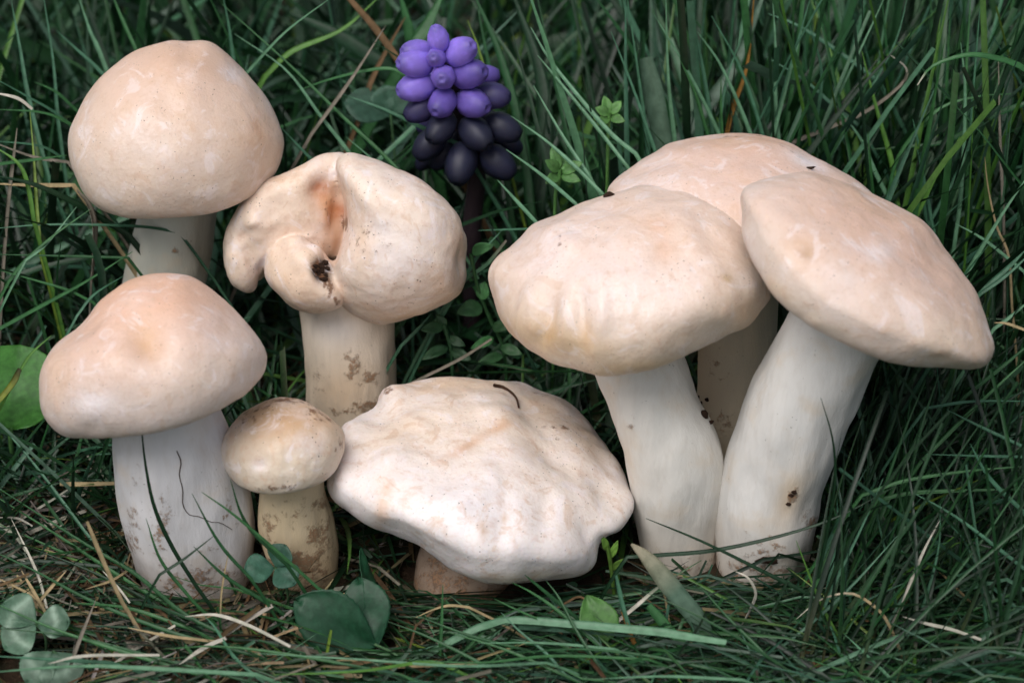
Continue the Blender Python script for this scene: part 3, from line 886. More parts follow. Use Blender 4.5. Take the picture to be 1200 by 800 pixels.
def describe(pts, wpx, colr, yz, what='grass blade'):
    A = np.array(pts, float)
    d = A[0] - A[-1]
    ln = np.hypot(*np.diff(A, axis=0).T).sum()
    bow = ln / (np.hypot(*d) + 1e-6)
    mid = A[len(A) // 2]
    size = 'short' if ln < 75 else ('long' if ln > 210 else 'medium-length')
    wd = 'broad ' if wpx > 8 else ('hair-thin ' if wpx < 4 else '')
    curve = 'curved' if bow > 1.03 else 'straight'
    pose = 'upright' if abs(d[0]) < 0.3 * abs(d[1]) else ('lying level' if abs(d[1]) < 0.3 * abs(d[0]) else 'aslant')
    P = at(mid[0], mid[1], yz)
    best = min(MARKS, key=lambda m: np.linalg.norm(at(m[0], m[1], m[2]) - P))
    rel = 'behind' if yz > best[2] + 2.0 else ('in front of' if yz < best[2] - 2.0 else 'beside')
    return f"{size} {wd}{curve} {CWORD[colr]} {what} {pose} {rel} the {best[3]}"


# blades standing or lying in front of the left stem
g_stem = 'blades crossing the thick white stem'
blade([(164, 481), (170, 541), (181, 594), (202, 641), (231, 688)], 5.5, 'dark', 'longest curved dark green blade rising across the thick white stem to the peach cap', y=(-1.3, -1.6))
for p_, w_ in [([(171, 607), (189, 657), (226, 704)], 4.5), ([(225, 578), (257, 636), (294, 678)], 4.5), ([(236, 576), (273, 602), (325, 646), (372, 688)], 4.5),
               ([(250, 628), (215, 655), (187, 673)], 4), ([(227, 640), (267, 677), (333, 720), (372, 762)], 5)]:
    c_ = random.choice(['green', 'mid', 'dark'])
    blade(p_, w_, c_, describe(p_, w_, c_, -2), group=g_stem, y=(-1.7, -2.2))
blade([(270, 562), (282, 600), (298, 625), (335, 660)], 5, 'green', 'green blade standing between the thick white stem and the tiny mushroom', y=(-1.5, -1.8))

# front left lawn: long blades sweeping from the left edge
g_fl = 'long blades lying over the straw'
for p_, z_, w_, c_ in [([(-20, 560), (50, 605), (105, 640), (160, 673), (213, 717), (260, 742)], (2.2, .5), 5, 'green'),
                       ([(-20, 572), (60, 622), (130, 668), (190, 705)], (1.8, .5), 4.5, 'mid'),
                       ([(-20, 476), (16, 515), (53, 560), (107, 632), (130, 655)], (3.6, .5), 4, 'blue'),
                       ([(-20, 640), (40, 668), (110, 705), (200, 740), (300, 768)], (1.5, .5), 5, 'green'),
                       ([(-20, 700), (60, 735), (150, 765), (240, 792)], (1.4, .5), 5, 'mid'),
                       ([(-20, 788), (90, 780), (180, 783), (300, 790)], (1.8, 1.0), 6, 'pale'),
                       ([(-10, 768), (60, 772), (130, 776)], (1.6, 1.0), 5, 'blue'),
                       ([(30, 640), (90, 662), (150, 690), (215, 728)], (1.2, .4), 4, 'dark'),
                       ([(-10, 610), (70, 645), (140, 676)], (1.0, .4), 4, 'mid'),
                       ([(88, 706), (150, 712), (220, 735)], (1.3, .6), 5, 'mid'), ([(-10, 735), (90, 746), (190, 772), (300, 800)], (1.0, .6), 4, 'green')]:
    blade(p_, w_, c_, describe(p_, w_, c_, -2), group=g_fl, z=z_)
g_fc = 'blades lying along the front edge'
for p_, z_, w_, c_ in [([(240, 722), (252, 735), (275, 770), (310, 800)], (1.2, .6), 4.5, 'blue'), ([(190, 760), (260, 757), (350, 768), (470, 790)], (1.3, .8), 4, 'mid'),
                       ([(300, 765), (420, 772), (540, 780), (640, 776)], (1.4, .9), 4, 'pale'), ([(320, 790), (420, 786), (500, 775), (530, 783)], (1.6, 1.0), 5, 'bright'),
                       ([(579, 701), (610, 716), (650, 732), (700, 748)], (1.6, .4), 4, 'mid'), ([(487, 720), (525, 735), (560, 747), (620, 762)], (1.2, .4), 4, 'green'),
                       ([(587, 717), (610, 740), (640, 765), (662, 790)], (1.5, .5), 4, 'blue'), ([(615, 673), (628, 684), (650, 702), (690, 735)], (2.2, .5), 5, 'green'),
                       ([(600, 682), (625, 695), (655, 716), (700, 755)], (1.9, .5), 4.5, 'mid'), ([(640, 680), (655, 700), (675, 738), (705, 785)], (2.0, .5), 4, 'green'),
                       ([(524, 740), (590, 760), (660, 790)], (1.2, .6), 4, 'mid'), ([(455, 728), (500, 745), (560, 775), (600, 800)], (1.5, .7), 4.5, 'green'),
                       ([(560, 753), (640, 753), (720, 760)], (1.2, .8), 3.5, 'pale'), ([(470, 772), (560, 776), (650, 768), (760, 772)], (1.5, .9), 4, 'mid'),
                       ([(600, 765), (680, 760), (760, 768), (840, 785)], (1.3, .8), 4, 'green'), ([(700, 795), (780, 792), (870, 796)], (1.4, 1.0), 4, 'pale'),
                       ([(816, 681), (850, 720), (880, 750), (905, 775)], (1.6, .5), 4.5, 'green'), ([(826, 730), (880, 735), (940, 745)], (1.2, .8), 4, 'dark')]:
    blade(p_, w_, c_, describe(p_, w_, c_, -3), group=g_fc, z=z_)
blade([(519, 685), (517, 740), (513, 803)], 4.5, 'mid', 'single upright green blade standing before the stem of the wrinkled white cap', y=(-2.8, -4.0))
blade([(722, 674), (730, 710), (745, 760), (756, 802)], 5.5, 'blue', 'upright blue-green blade beside the orange-brown withered one', y=(-2.6, -4.0), cut=True)
blade([(728, 716), (742, 750), (760, 798)], 6, 'orange', 'orange-brown withered blade beside an upright green one', y=(-3.0, -4.2), name='withered_stalk')
blade([(388, 738), (384, 760), (379, 788)], 4, 'lime', 'short yellow-green stub standing in front of the big clover leaf', y=(-3.6, -4.0), cut=True)

# around the foot of the right cluster
blade([(757, 607), (825, 635), (900, 672), (944, 694), (985, 722)], 6, 'dark', 'dark blade running down across both joined white stems', y=(-0.6, -1.4))
blade([(1048, 570), (984, 604), (920, 626), (840, 644), (772, 650), (735, 652)], 5.5, 'dark', 'dark blade crossing both joined white stems and rising to the right', y=(-0.4, -0.9))
blade([(962, 466), (976, 516), (978, 568), (966, 640), (955, 690)], 4.5, 'dark', 'thin dark blade standing against the slanting stem of the oval cap', y=(-1.0, -1.2))
blade([(933, 633), (962, 707), (992, 764), (1003, 800)], 4.5, 'bright', 'fresh bright green blade at the foot of the slanting stem', y=(-2.0, -3.6))
blade([(740, 637), (760, 655), (790, 692), (820, 730), (832, 770)], 26, 'grey', 'broad grey-green blade with a withered beige torn tip below the joined stems', y=(-1.6, -3.2), tipcol=('wither', 0.50), fold=0.08, name='broad_grass_blade')
blade([(851, 752), (810, 746), (775, 740), (720, 735), (675, 731), (600, 726), (560, 735)], 11, 'pale', 'broad pale green blade cut square, lying flat in the front lawn', z=(1.5, .9), cut=True, fold=0.15, name='broad_grass_blade')
blade([(760, 709), (782, 735), (805, 762), (815, 790)], 13, 'mid', 'thick cut green stub beside the withered broad blade', y=(-2.6, -3.6), cut=True, name='broad_grass_blade')
blade([(822, 656), (775, 685), (745, 710), (718, 732)], 5, 'white', 'pale half-bleached stalk crossing behind the withered broad blade', y=(-1.2, -2.4), tipcol=('green', 0.4), name='bleached_stalk', cat='stalk')
blade([(765, 666), (777, 690), (784, 727)], 3, 'straw', 'thin tan straw hanging beside the withered broad blade', y=(-1.5, -2.2), name='dry_straw', cat='straw')
blade([(862, 669), (877, 677), (886, 695), (879, 715), (865, 742), (862, 760)], 5.5, 'white', 'papery white curled grass fibre at the foot of the slanting stem', y=(-1.4, -2.6), name='dry_fibre', cat='dry grass', twist=2.0)

# lower right
g_rr = 'thin blades in the dark lawn at the right'
for p_, y_, w_, c_ in [([(1035, 560), (1010, 617), (974, 692), (955, 740)], (-0.5, -2.5), 4.5, 'blue'), ([(1052, 627), (995, 689), (938, 740), (878, 785)], (-1.5, -4.0), 4.5, 'blue'),
                       ([(1200, 573), (1140, 574), (1070, 577), (1030, 585)], (0, 0.5), 6, 'mid'), ([(1070, 577), (1120, 605), (1180, 650), (1230, 690)], (-1, -3), 5, 'blue'),
                       ([(860, 752), (980, 764), (1070, 767), (1145, 762), (1210, 753)], (-3.0, -3.2), 5, 'pale'), ([(1102, 590), (1100, 640), (1085, 700), (1062, 760)], (-1.0, -3.0), 4, 'blue'),
                       ([(1137, 520), (1160, 560), (1200, 600)], (0, -1), 6, 'blue'), ([(1110, 480), (1150, 500), (1210, 528)], (2, 1), 4.5, 'blue'), ([(1215, 540), (1160, 620), (1100, 700), (1080, 740)], (-1, -3), 4.5, 'green'),
                       ([(1215, 700), (1140, 735), (1090, 748)], (-2.5, -3.2), 4.5, 'mid'), ([(1210, 740), (1160, 765), (1120, 800)], (-3, -4.2), 5, 'bright'), ([(1010, 710), (985, 755), (980, 790)], (-2.5, -3.5), 4, 'mid'),
                       ([(1215, 395), (1180, 425), (1130, 465)], (4, 3.5), 5, 'green'), ([(1215, 410), (1150, 470), (1080, 540)], (3.5, 2), 5, 'mid'), ([(1215, 470), (1140, 470), (1085, 478)], (3, 2.5), 4, 'blue'),
                       ([(1060, 450), (1045, 500), (1020, 560)], (2, 1.5), 4.5, 'dark'), ([(1085, 445), (1062, 500), (1035, 575), (1020, 620)], (2, 0.5), 4.5, 'green'), ([(1100, 440), (1080, 500), (1062, 580)], (2, 0.5), 4, 'green'),
                       ([(1200, 546), (1130, 552), (1060, 563), (1010, 580)], (0, 0), 5, 'mid'), ([(1085, 532), (1150, 534), (1205, 535)], (1, 1), 4, 'blue')]:
    blade(p_, w_, c_, describe(p_, w_, c_, sum(y_) / 2), group=g_rr, y=y_)
blade([(933, 725), (962, 702), (998, 695), (1028, 713), (1043, 734), (1060, 775)], 4, 'straw', 'arched tan straw bending over the dark lawn right of the stems', y=(-2.6, -3.8), name='dry_straw', cat='straw', tipcol=('white', .3))
blade([(1101, 610), (1085, 640), (1070, 674), (1056, 712)], 4.5, 'white', 'bleached straw standing aslant in the dark lawn right of the stems', y=(-1.6, -2.6), name='dry_straw', cat='straw')
blade([(1058, 722), (1085, 730), (1115, 737), (1150, 749)], 4.5, 'white', 'bleached straw lying in the dark lawn right of the stems', z=(1.4, 1.0), name='dry_straw', cat='straw', root=False)
blade([(1006, 772), (980, 785), (948, 803)], 5, 'straw', 'short thick tan straw at the front edge of the lawn', y=(-3.6, -4.2), name='dry_straw', cat='straw')

# dry straws, front left
g_st = 'dry straws scattered at the left'
for p_, z_, w_, c_ in [([(13, 607), (43, 670), (55, 712)], (1.6, .8), 3.5, 'white'), ([(25, 668), (40, 694), (56, 722)], (1.4, .7), 4.5, 'straw'), ([(78, 668), (58, 690), (38, 714)], (1.4, .7), 4.5, 'straw'),
                       ([(112, 703), (93, 750), (82, 782)], (1.7, 1.0), 5, 'ash'), ([(57, 777), (100, 768), (187, 767)], (1.6, 1.2), 4, 'white'), ([(217, 722), (253, 720), (293, 733), (340, 757)], (1.2, .9), 4.5, 'white'),
                       ([(-5, 676), (33, 695), (58, 713)], (1.3, .7), 3.5, 'straw'), ([(-5, 606), (20, 607), (38, 616)], (1.3, .9), 3, 'white'), ([(100, 690), (130, 680), (150, 668)], (1.2, .8), 3.5, 'straw'),
                       ([(120, 668), (140, 690), (152, 706)], (1.3, .8), 3, 'white'), ([(0, 660), (60, 650), (110, 655)], (.8, .6), 3.5, 'ash'), ([(210, 778), (240, 758), (265, 747)], (1.2, 1.0), 6, 'white'),
                       ([(150, 735), (200, 745), (260, 752)], (1.0, .8), 4, 'straw'), ([(310, 620), (318, 655), (322, 690)], (1.2, .4), 3, 'brown'), ([(268, 645), (260, 690), (258, 722)], (1.8, .6), 2.5, 'straw'),
                       ([(20, 590), (60, 560), (110, 548)], (1.0, .7), 4, 'ash'), ([(30, 530), (70, 520), (120, 528)], (1.0, .6), 3.5, 'ash'), ([(0, 630), (40, 590), (48, 570)], (1.2, .5), 4, 'ash')]:
    blade(p_, w_, c_, describe(p_, w_, c_, -2, 'dry straw'), 'straw', g_st, 'dry_straw', z=z_, root=False)
blade([(102, 611), (120, 655), (143, 705)], 5.5, 'straw', 'stout cut tan straw standing aslant left of the white stem', y=(-2.4, -3.0), name='dry_straw', cat='straw', cut=True)
blade([(70, 567), (100, 567), (134, 566)], 6, 'straw', 'pale broken straw lying level behind the thick white stem', y=(2.4, 2.4), name='dry_straw', cat='straw', cut=True, root=False)
blade([(643, 718), (663, 706), (680, 699), (697, 711)], 3, 'brown', 'small bent brown straw before the shaded stem of the wrinkled cap', z=(1.2, .8), name='dry_straw', cat='straw', root=False)
blade([(487, 723), (510, 713), (528, 709), (549, 711)], 3.5, 'straw', 'small hooked tan straw before the stem of the wrinkled white cap', y=(-2.2, -2.4), name='dry_straw', cat='straw')

# left edge behind the peach cap
g_bl = 'thin blades at the back left'
for p_, y_, w_, c_ in [([(13, 0), (24, 60), (34, 117), (60, 220)], (16, 13), 6, 'blue'), ([(50, -10), (62, 70), (68, 140), (80, 230)], (17, 14), 5, 'blue'), ([(90, -10), (105, 35), (117, 62), (150, 150)], (18, 16), 6, 'pale'),
                       ([(-10, 128), (50, 132), (85, 147), (130, 175)], (12, 13), 5, 'mid'), ([(-10, 90), (30, 112), (75, 140), (120, 190)], (13, 14), 4, 'blue'), ([(66, 36), (90, 58), (115, 81), (160, 130)], (17, 16), 5, 'blue'),
                       ([(40, 96), (66, 108), (90, 130)], (15, 15), 4, 'mid'), ([(-10, 205), (40, 216), (92, 240), (150, 275)], (9, 10), 9, 'dark'), ([(78, 182), (40, 187), (-10, 193)], (11, 10), 5, 'mid'),
                       ([(106, 245), (60, 278), (27, 308), (10, 330)], (8, 7), 5, 'mid'), ([(90, 242), (55, 285), (30, 305)], (8.5, 7), 4, 'pale'), ([(155, 295), (100, 330), (45, 360), (-10, 390)], (8.5, 5), 5.5, 'mid'),
                       ([(-10, 268), (60, 263), (160, 265), (210, 272)], (9, 9.5), 4, 'blue'), ([(-10, 298), (80, 300), (150, 302)], (8, 8.5), 4, 'green'), ([(-10, 314), (40, 328), (80, 340), (110, 355)], (7, 7), 4, 'mid'),
                       ([(145, 323), (110, 345), (90, 370)], (7.5, 6), 4, 'blue'), ([(60, 393), (36, 415), (20, 440)], (5.5, 5), 4, 'bright'), ([(-10, 165), (50, 172), (85, 195)], (11, 12), 4, 'blue'),
                       ([(35, 130), (40, 190), (43, 240), (48, 300)], (12, 9), 4.5, 'lime'), ([(-10, 170), (20, 190), (32, 215), (40, 260)], (10, 9), 6, 'bright'),
                       ([(387, -2), (335, 37), (292, 82), (262, 115)], (14, 14.5), 5, 'pale'), ([(260, 5), (335, 72), (400, 135), (460, 192), (500, 240)], (16, 12), 5, 'mid'), ([(275, 40), (335, 82), (375, 135), (410, 180), (430, 215)], (15, 12.5), 5, 'pale'),
                       ([(330, 150), (365, 187), (390, 215)], (12, 11.5), 5, 'blue'), ([(400, 110), (450, 128), (500, 152), (540, 170)], (14, 13), 6, 'blue'), ([(130, -10), (142, 20), (160, 60)], (18, 17), 5, 'mid'), ([(260, -10), (268, 30), (272, 60), (280, 110)], (17, 16), 5, 'blue'),
                       ([(445, -4), (400, 35), (342, 60), (310, 90)], (18, 17), 8, 'bright'), ([(345, 108), (390, 92), (450, 80), (480, 90)], (15, 14), 5, 'mid'), ([(405, 160), (440, 190), (480, 230), (520, 260)], (13, 12), 4, 'pale')]:
    blade(p_, w_, c_, describe(p_, w_, c_, sum(y_) / 2), group=g_bl, y=y_)
blade([(-10, 108), (20, 115), (38, 128)], 4.5, 'white', 'bleached straw lying in the grass left of the tall half-round cap', y=(11, 11), name='dry_straw', cat='straw', root=False)
blade([(-10, 166), (40, 184), (80, 190)], 4.5, 'ash', 'grey dry stalk running to the tall half-round cap', y=(11, 11), name='dry_straw', cat='straw')
blade([(-10, 215), (40, 217), (86, 217)], 6, 'straw', 'brown straw lying level beside the rim of the tall half-round cap', y=(10, 10), name='dry_straw', cat='straw')
blade([(20, 150), (15, 190), (12, 215)], 5, 'ash', 'grey dead blade hanging upright by the left edge of the lawn', y=(11, 10), name='dry_straw', cat='straw')
blade([(90, 222), (105, 240), (112, 270), (108, 330)], 11, 'ash', 'twisted grey withered leaf below the rim of the tall half-round cap', y=(10, 8.5), name='withered_leaf', cat='dead leaf', twist=2.5)
blade([(400, -12), (445, 40), (478, 90), (500, 140)], 9, 'brown', 'brown-grey dead stalk leaning behind the purple flower', y=(18, 15.5), name='dead_stalk', cat='stalk', cut=True)
blade([(452, 30), (410, 95), (365, 157)], 5, 'ash', 'thin grey dead stem among the grass left of the purple flower', y=(15, 13), name='dead_stalk', cat='stalk')
blade([(475, 20), (455, 55), (435, 95), (425, 130)], 7, 'brown', 'blurred brown dead stem behind the clover leaves by the flower', y=(19, 17), name='dead_stalk', cat='stalk')

# behind the flower and the right cluster
g_wd = 'broad dark blades behind the flower'
for p_, y_, w_, c_ in [([(554, -10), (586, 65), (612, 162), (622, 250)], (18, 14), 13, 'green'), ([(600, -10), (632, 81), (638, 156), (630, 240)], (19, 15), 22, 'dark'), ([(520, -10), (500, 30), (480, 60)], (20, 19), 18, 'mid'),
                       ([(468, -10), (480, 40), (490, 100)], (20, 19), 16, 'mid'), ([(560, 10), (575, 90), (590, 180), (600, 260)], (17, 14), 9, 'green'), ([(340, 15), (395, 40), (450, 75)], (22, 21), 22, 'dark')]:
    blade(p_, w_, c_, describe(p_, w_, c_, sum(y_) / 2), group=g_wd, y=y_, fold=0.2)
blade([(548, 24), (560, 55), (570, 91), (580, 140)], 4, 'lime', 'thin yellow-green blade just right of the purple flower tip', y=(16, 14.5))
g_pb = 'pale thin blades between the flower and the right cluster'
for p_, y_, w_ in [([(622, 32), (648, 75), (710, 150), (745, 180)], (13, 9.5), 6), ([(630, 65), (655, 95), (700, 150), (735, 195)], (12.5, 9.5), 5), ([(716, 37), (741, 101), (765, 169), (775, 200)], (13, 11.5), 5),
                   ([(599, 136), (640, 165), (674, 195), (706, 227)], (11, 8.5), 5), ([(593, 175), (635, 205), (674, 238)], (10.5, 8), 5), ([(583, 211), (605, 235), (628, 260)], (10.5, 8.5), 5), ([(625, 100), (660, 160), (690, 205)], (12, 9.5), 4.5),
                   ([(588, 270), (560, 300), (545, 325)], (9, 8.5), 5), ([(560, 270), (590, 269), (620, 268)], (9.5, 8.5), 3)]:
    c_ = random.choice(['pale', 'blue'])
    blade(p_, w_, c_, describe(p_, w_, c_, sum(y_) / 2), group=g_pb, y=y_)
g_br = 'upright blades behind the joined mushrooms'
for p_, y_, w_, c_ in [([(734, -10), (750, 101), (759, 171), (765, 230)], (14, 12.5), 6, 'blue'), ([(780, -10), (783, 90), (790, 160), (795, 220)], (14, 12.8), 6, 'pale'), ([(767, 18), (806, 83), (840, 151), (860, 200)], (13.5, 12.6), 5.5, 'pale'),
                       ([(806, 4), (819, 56), (830, 119), (838, 180)], (14.5, 13), 5.5, 'blue'), ([(817, 37), (846, 79), (879, 155), (890, 200)], (14, 12.8), 5.5, 'pale'), ([(834, 19), (869, 83), (894, 160), (900, 210)], (14, 12.8), 5.5, 'blue'),
                       ([(905, -10), (909, 60), (909, 117), (915, 190)], (15, 13), 5, 'pale'), ([(940, 36), (922, 100), (905, 162), (895, 200)], (14, 13), 5.5, 'pale'), ([(952, -10), (925, 82), (905, 162), (895, 215)], (14.5, 13), 6, 'blue'),
                       ([(949, 30), (963, 91), (949, 176), (940, 220)], (14, 13), 6, 'blue'), ([(1040, -10), (1002, 71), (950, 176), (930, 220)], (15, 13), 5, 'pale'), ([(1065, -10), (1048, 52), (1005, 130), (971, 187), (955, 220)], (15, 13), 5, 'blue'),
                       ([(797, 70), (815, 110), (830, 160)], (13, 12.8), 5, 'mid'), ([(870, 40), (850, 100), (842, 170)], (14, 13), 4, 'blue'), ([(845, 90), (845, 130), (848, 180)], (13, 12.8), 4, 'mid'),
                       ([(896, 66), (940, 92), (974, 121), (1010, 150)], (16, 14), 5, 'blue'), ([(900, 16), (935, 30), (975, 55), (1030, 95)], (17, 15), 6, 'blue'), ([(1190, 110), (1147, 113), (1098, 129), (1054, 181), (1040, 230)], (12, 11.5), 5, 'mid'),
                       ([(1070, 140), (1078, 180), (1082, 230)], (11.5, 11.2), 5, 'blue'), ([(1018, 95), (1000, 130), (975, 180)], (13, 12.6), 4, 'green'), ([(1126, 50), (1131, 110), (1127, 217), (1118, 290)], (12, 10), 5.5, 'pale'),
                       ([(1138, -10), (1131, 110), (1133, 200)], (14, 12), 6, 'mid'), ([(1150, -10), (1140, 110), (1132, 180), (1090, 260)], (13, 11), 5, 'blue'), ([(1125, 160), (1100, 200), (1078, 245), (1060, 280)], (10.5, 10), 5.5, 'bright'),
                       ([(1216, 190), (1175, 250), (1133, 320), (1110, 360)], (8, 7), 6, 'pale'), ([(1120, 262), (1155, 282), (1200, 318)], (8.5, 7.5), 4.5, 'pale'), ([(1215, 275), (1185, 310), (1150, 340)], (7, 6.5), 6, 'blue'),
                       ([(1215, 290), (1180, 322), (1148, 345)], (6.5, 6), 5, 'blue'), ([(1215, 345), (1185, 370), (1165, 385)], (5.5, 5.2), 5, 'pale'), ([(1075, 175), (1085, 220), (1092, 260)], (11, 10.2), 5, 'blue'), ([(1170, 70), (1172, 160), (1176, 250)], (12, 10), 4, 'ash'),
                       ([(1103, -10), (1100, 50), (1098, 104), (1095, 180)], (17, 14), 9, 'bright'), ([(1010, 60), (1028, 130), (1045, 190), (1052, 240)], (14, 12), 7, 'bright'), ([(985, 130), (1010, 165), (1025, 200), (1050, 250)], (13, 12), 6, 'pale'),
                       ([(1020, 175), (1060, 172), (1110, 165), (1165, 135), (1205, 120)], (13, 12), 8, 'green')]:
    blade(p_, w_, c_, describe(p_, w_, c_, sum(y_) / 2), group=g_br, y=y_)
blade([(1075, 100), (1092, 78), (1128, 65), (1158, 66), (1200, 80), (1240, 120), (1250, 200)], 9, 'mid', 'green blade arched over with its tip pointing down, right of the oval cap', y=(9.5, 10), tipcol=('white', 0.08))
blade([(1044, 65), (1062, 80), (1057, 98), (1018, 129), (970, 150), (927, 168), (890, 190)], 6, 'ash', 'grey dead stalk hooked at its tip behind the joined mushrooms', y=(14, 13), name='dead_stalk', cat='stalk', tipcol=('white', .2))
blade([(757, 68), (766, 110), (776, 165), (785, 230)], 25, 'grey', 'broad dark grey-green blade cut square behind the joined mushrooms', y=(14, 12.8), cut=True, fold=0.5, name='broad_grass_blade')
blade([(900, -20), (860, 79), (797, 162), (770, 200)], 22, 'grey', 'broad pale grey blade leaning right behind the joined mushrooms', y=(17, 14), fold=0.15, name='broad_grass_blade')
blade([(885, -20), (876, 74), (858, 130), (845, 190)], 6, 'orange', 'yellow-orange withered blade upright behind the joined mushrooms', y=(16, 14), tipcol=((150, 110, 50), 0.6), name='withered_stalk')
blade([(1154, 184), (1158, 220), (1168, 265), (1182, 300), (1186, 360)], 3.5, 'straw', 'thin tan dry stalk upright in the dark grass right of the oval cap', y=(9, 8), name='dead_stalk', cat='stalk')
blade([(1165, 378), (1180, 379), (1205, 388)], 4, 'straw', 'pale dry grass curl touching the right rim of the oval cap', y=(2.6, 2.4), name='dry_straw', cat='straw')
blade([(576, 397), (540, 420), (500, 440), (470, 455)], 4, 'ash', 'grey dry stalk lying behind the wrinkled white cap', y=(7.2, 6.8), name='dead_stalk', cat='stalk', cut=True)
blade([(505, 368), (490, 385), (470, 405)], 4.5, 'blue', 'blue-green blade beside the stem of the folded cap', y=(8.2, 7.8))
blade([(593, 282), (570, 310), (548, 325), (530, 345)], 5, 'pale', 'pale cut blade between the folded cap and the lumpy cream cap', y=(9.2, 9.0), cut=True, tipcol=('ash', .2))


# ------------------------------------------------------------------ leaves
def leaf_mesh(base, tip, normal, width, shape='ovate', fold=0.18, bend=0.12, n=26, mu=17):
    base, tip = np.asarray(base, float), np.asarray(tip, float)
    d = tip - base
    Ln = np.linalg.norm(d)
    d = d / Ln
    side = unit(np.cross(d, normal))
    nn = np.cross(side, d)
    s = np.linspace(0, 1, n)
    if shape == 'ovate':
        w = np.sin(np.pi * s ** 0.8) ** 0.75
    elif shape == 'clover':
        w = np.sin(np.pi * np.clip(s, 0, 1) ** 1.25) ** 0.72
    elif shape == 'round':
        w = np.sqrt(np.clip(1 - (2 * s - 1) ** 2, 0, 1))
    else:
        w = np.sin(np.pi * s ** 0.7) ** 1.1
    w = np.maximum(w, 0.02) * width / 2 * (1 + 0.02 * np.cos(np.arange(n) * np.pi))
    u = np.linspace(-1, 1, mu)
    V = []
    wu, wv = rng.uniform(2, 5, 2)
    wob = (np.sin(s[:, None] * wu * 2.2 + wv) * np.sin(u[None, :] * wv + wu) * 0.022 + rng.normal(0, 0.002, (n, mu))) * Ln
    for i in range(n):
        for j in range(mu):
            V.append(base + d * (s[i] * Ln + (-0.05 * Ln * (1 - abs(u[j])) * (s[i] > 0.95) * (shape == 'clover'))) + side * (u[j] * w[i]) + nn * (fold * abs(u[j]) * w[i] - bend * Ln * (s[i] - 0.5) ** 2 * 2 + wob[i, j]))
    V = np.array(V)
    V2 = V - nn * 0.02
    F = grid_faces(mu, n, False)
    ni = len(V)
    F2 = F[:, ::-1] + ni
    ring = [i for i in range(mu)] + [i * mu + mu - 1 for i in range(1, n)] + [(n - 1) * mu + j for j in range(mu - 2, -1, -1)] + [i * mu for i in range(n - 2, 0, -1)]
    ring = np.array(ring)
    nx = np.roll(ring, -1)
    F3 = np.stack([ring, ring + ni, nx + ni, nx], 1)
    S = np.tile(np.repeat(s, mu), 2)
    U = np.tile(np.tile(u, n), 2)
    return np.vstack([V, V2]), np.vstack([F, F2, F3]), S, U


def tube(pts, r, n=14, nu=7, taper=0.8):
    C = catmull(pts, n)
    T = np.gradient(C, axis=0)
    th = np.linspace(0, 2 * math.pi, nu, endpoint=False)
    V = []
    for i in range(n):
        B = frame(T[i] + np.array([0, 1e-4, 1e-4]))
        rr = r * (1 - (1 - taper) * i / (n - 1))
        V.append(C[i] + rr * (np.cos(th)[:, None] * B[0] + np.sin(th)[:, None] * B[1]))
    V = np.concatenate(V)
    return V, grid_faces(nu, n)


def leaf_col(S, U, c, mark=None, vein=True):
    col = np.tile(lin(c), (len(S), 1))
    if vein:
        v = np.exp(-(U / 0.12) ** 2)[:, None] * 0.30
        col = col * (1 - v) + col * 0.6 * v
    sv = np.clip(np.sin((S * 9 - np.abs(U) * 2.2) * 2 * np.pi), 0, 1)[:, None] ** 3 * 0.22
    col = col * (1 - sv) + col * 1.9 * sv
    if mark:
        k = np.exp(-((S - 0.45 - 0.15 * (1 - np.abs(U))) / 0.10) ** 2)[:, None] * mark
        col = col * (1 - k) + lin((156, 180, 160)) * k
    return col


def clover(leaves, root, label, colr=(46, 86, 62), mark=None, stalk_r=0.05):
    """leaves: (base3, tip3, normal, width)"""
    root = np.asarray(root, float)
    o = empty('clover', root, label, 'clover')
    for (b_, t_, n_, w_) in leaves:
        V, F, S, U = leaf_mesh(b_, t_, n_, w_, 'clover', fold=0.14, bend=0.10)
        part('leaflet', V, F, M_LEAF, o, root, leaf_col(S, U, np.array(colr) * random.uniform(0.92, 1.08), mark))
    j = np.mean([l[0] for l in leaves], 0)
    mid = (j + root) / 2 + np.array([0.2, -0.1, 0.3])
    V, F = tube([j, mid, root], stalk_r)
    part('stalk', V, F, M_LEAF, o, root, np.tile(lin((78, 112, 76)), (len(V), 1)))
    return o


UPN = (0, -0.5, 0.85)
j = at(442, 758, -3.0)
rt = at(480, 785, -4.0); rt[2] = -0.2
clover([(j, at(345, 703, -2.6), (-0.1, -0.80, 0.60), 1.85), (j, at(419, 676, -1.7), (0.1, -0.95, 0.30), 1.5), (j + np.array([-.2, .3, .1]), at(428, 640, -0.6), (0.9, -0.4, 0.2), 0.9)], rt,
       'large dark green clover leaf with two broad leaflets beside the wrinkled cap stem', (34, 80, 54))
j = at(322, 664, -1.0)
rt = j + np.array([0.3, 0, 0]); rt[2] = -0.2
clover([(j, at(286, 668, -1.3), UPN, 1.0), (j, at(334, 638, -0.8), UPN, 0.9), (j, at(346, 684, -1.6), UPN, 0.95)], rt, 'small blue-green clover at the foot of the tiny mushroom', (62, 102, 84))
j = at(42, 730, -3.2)
rt = j + np.array([0.1, 0.1, 0]); rt[2] = -0.2
clover([(j, at(2, 705, -2.6), UPN, 1.25), (j, at(4, 760, -3.8), UPN, 1.25), (j, at(82, 728, -3.2), UPN, 1.1)], rt, 'pale-marked clover in the straw at the left, upper of two', (74, 106, 84), 0.75)
j = at(62, 762, -4.2)
rt = j + np.array([0.1, 0.1, 0]); rt[2] = -0.2
clover([(j, at(82, 806, -5.2), UPN, 1.4), (j, at(30, 800, -5.0), UPN, 1.2)], rt, 'dull clover at the left, lower of two, nearest the front of the lawn', (70, 98, 78), 0.45)
j = at(458, 134, 17.0)
rt = at(465, 330, 16.5); rt[2] = -0.2
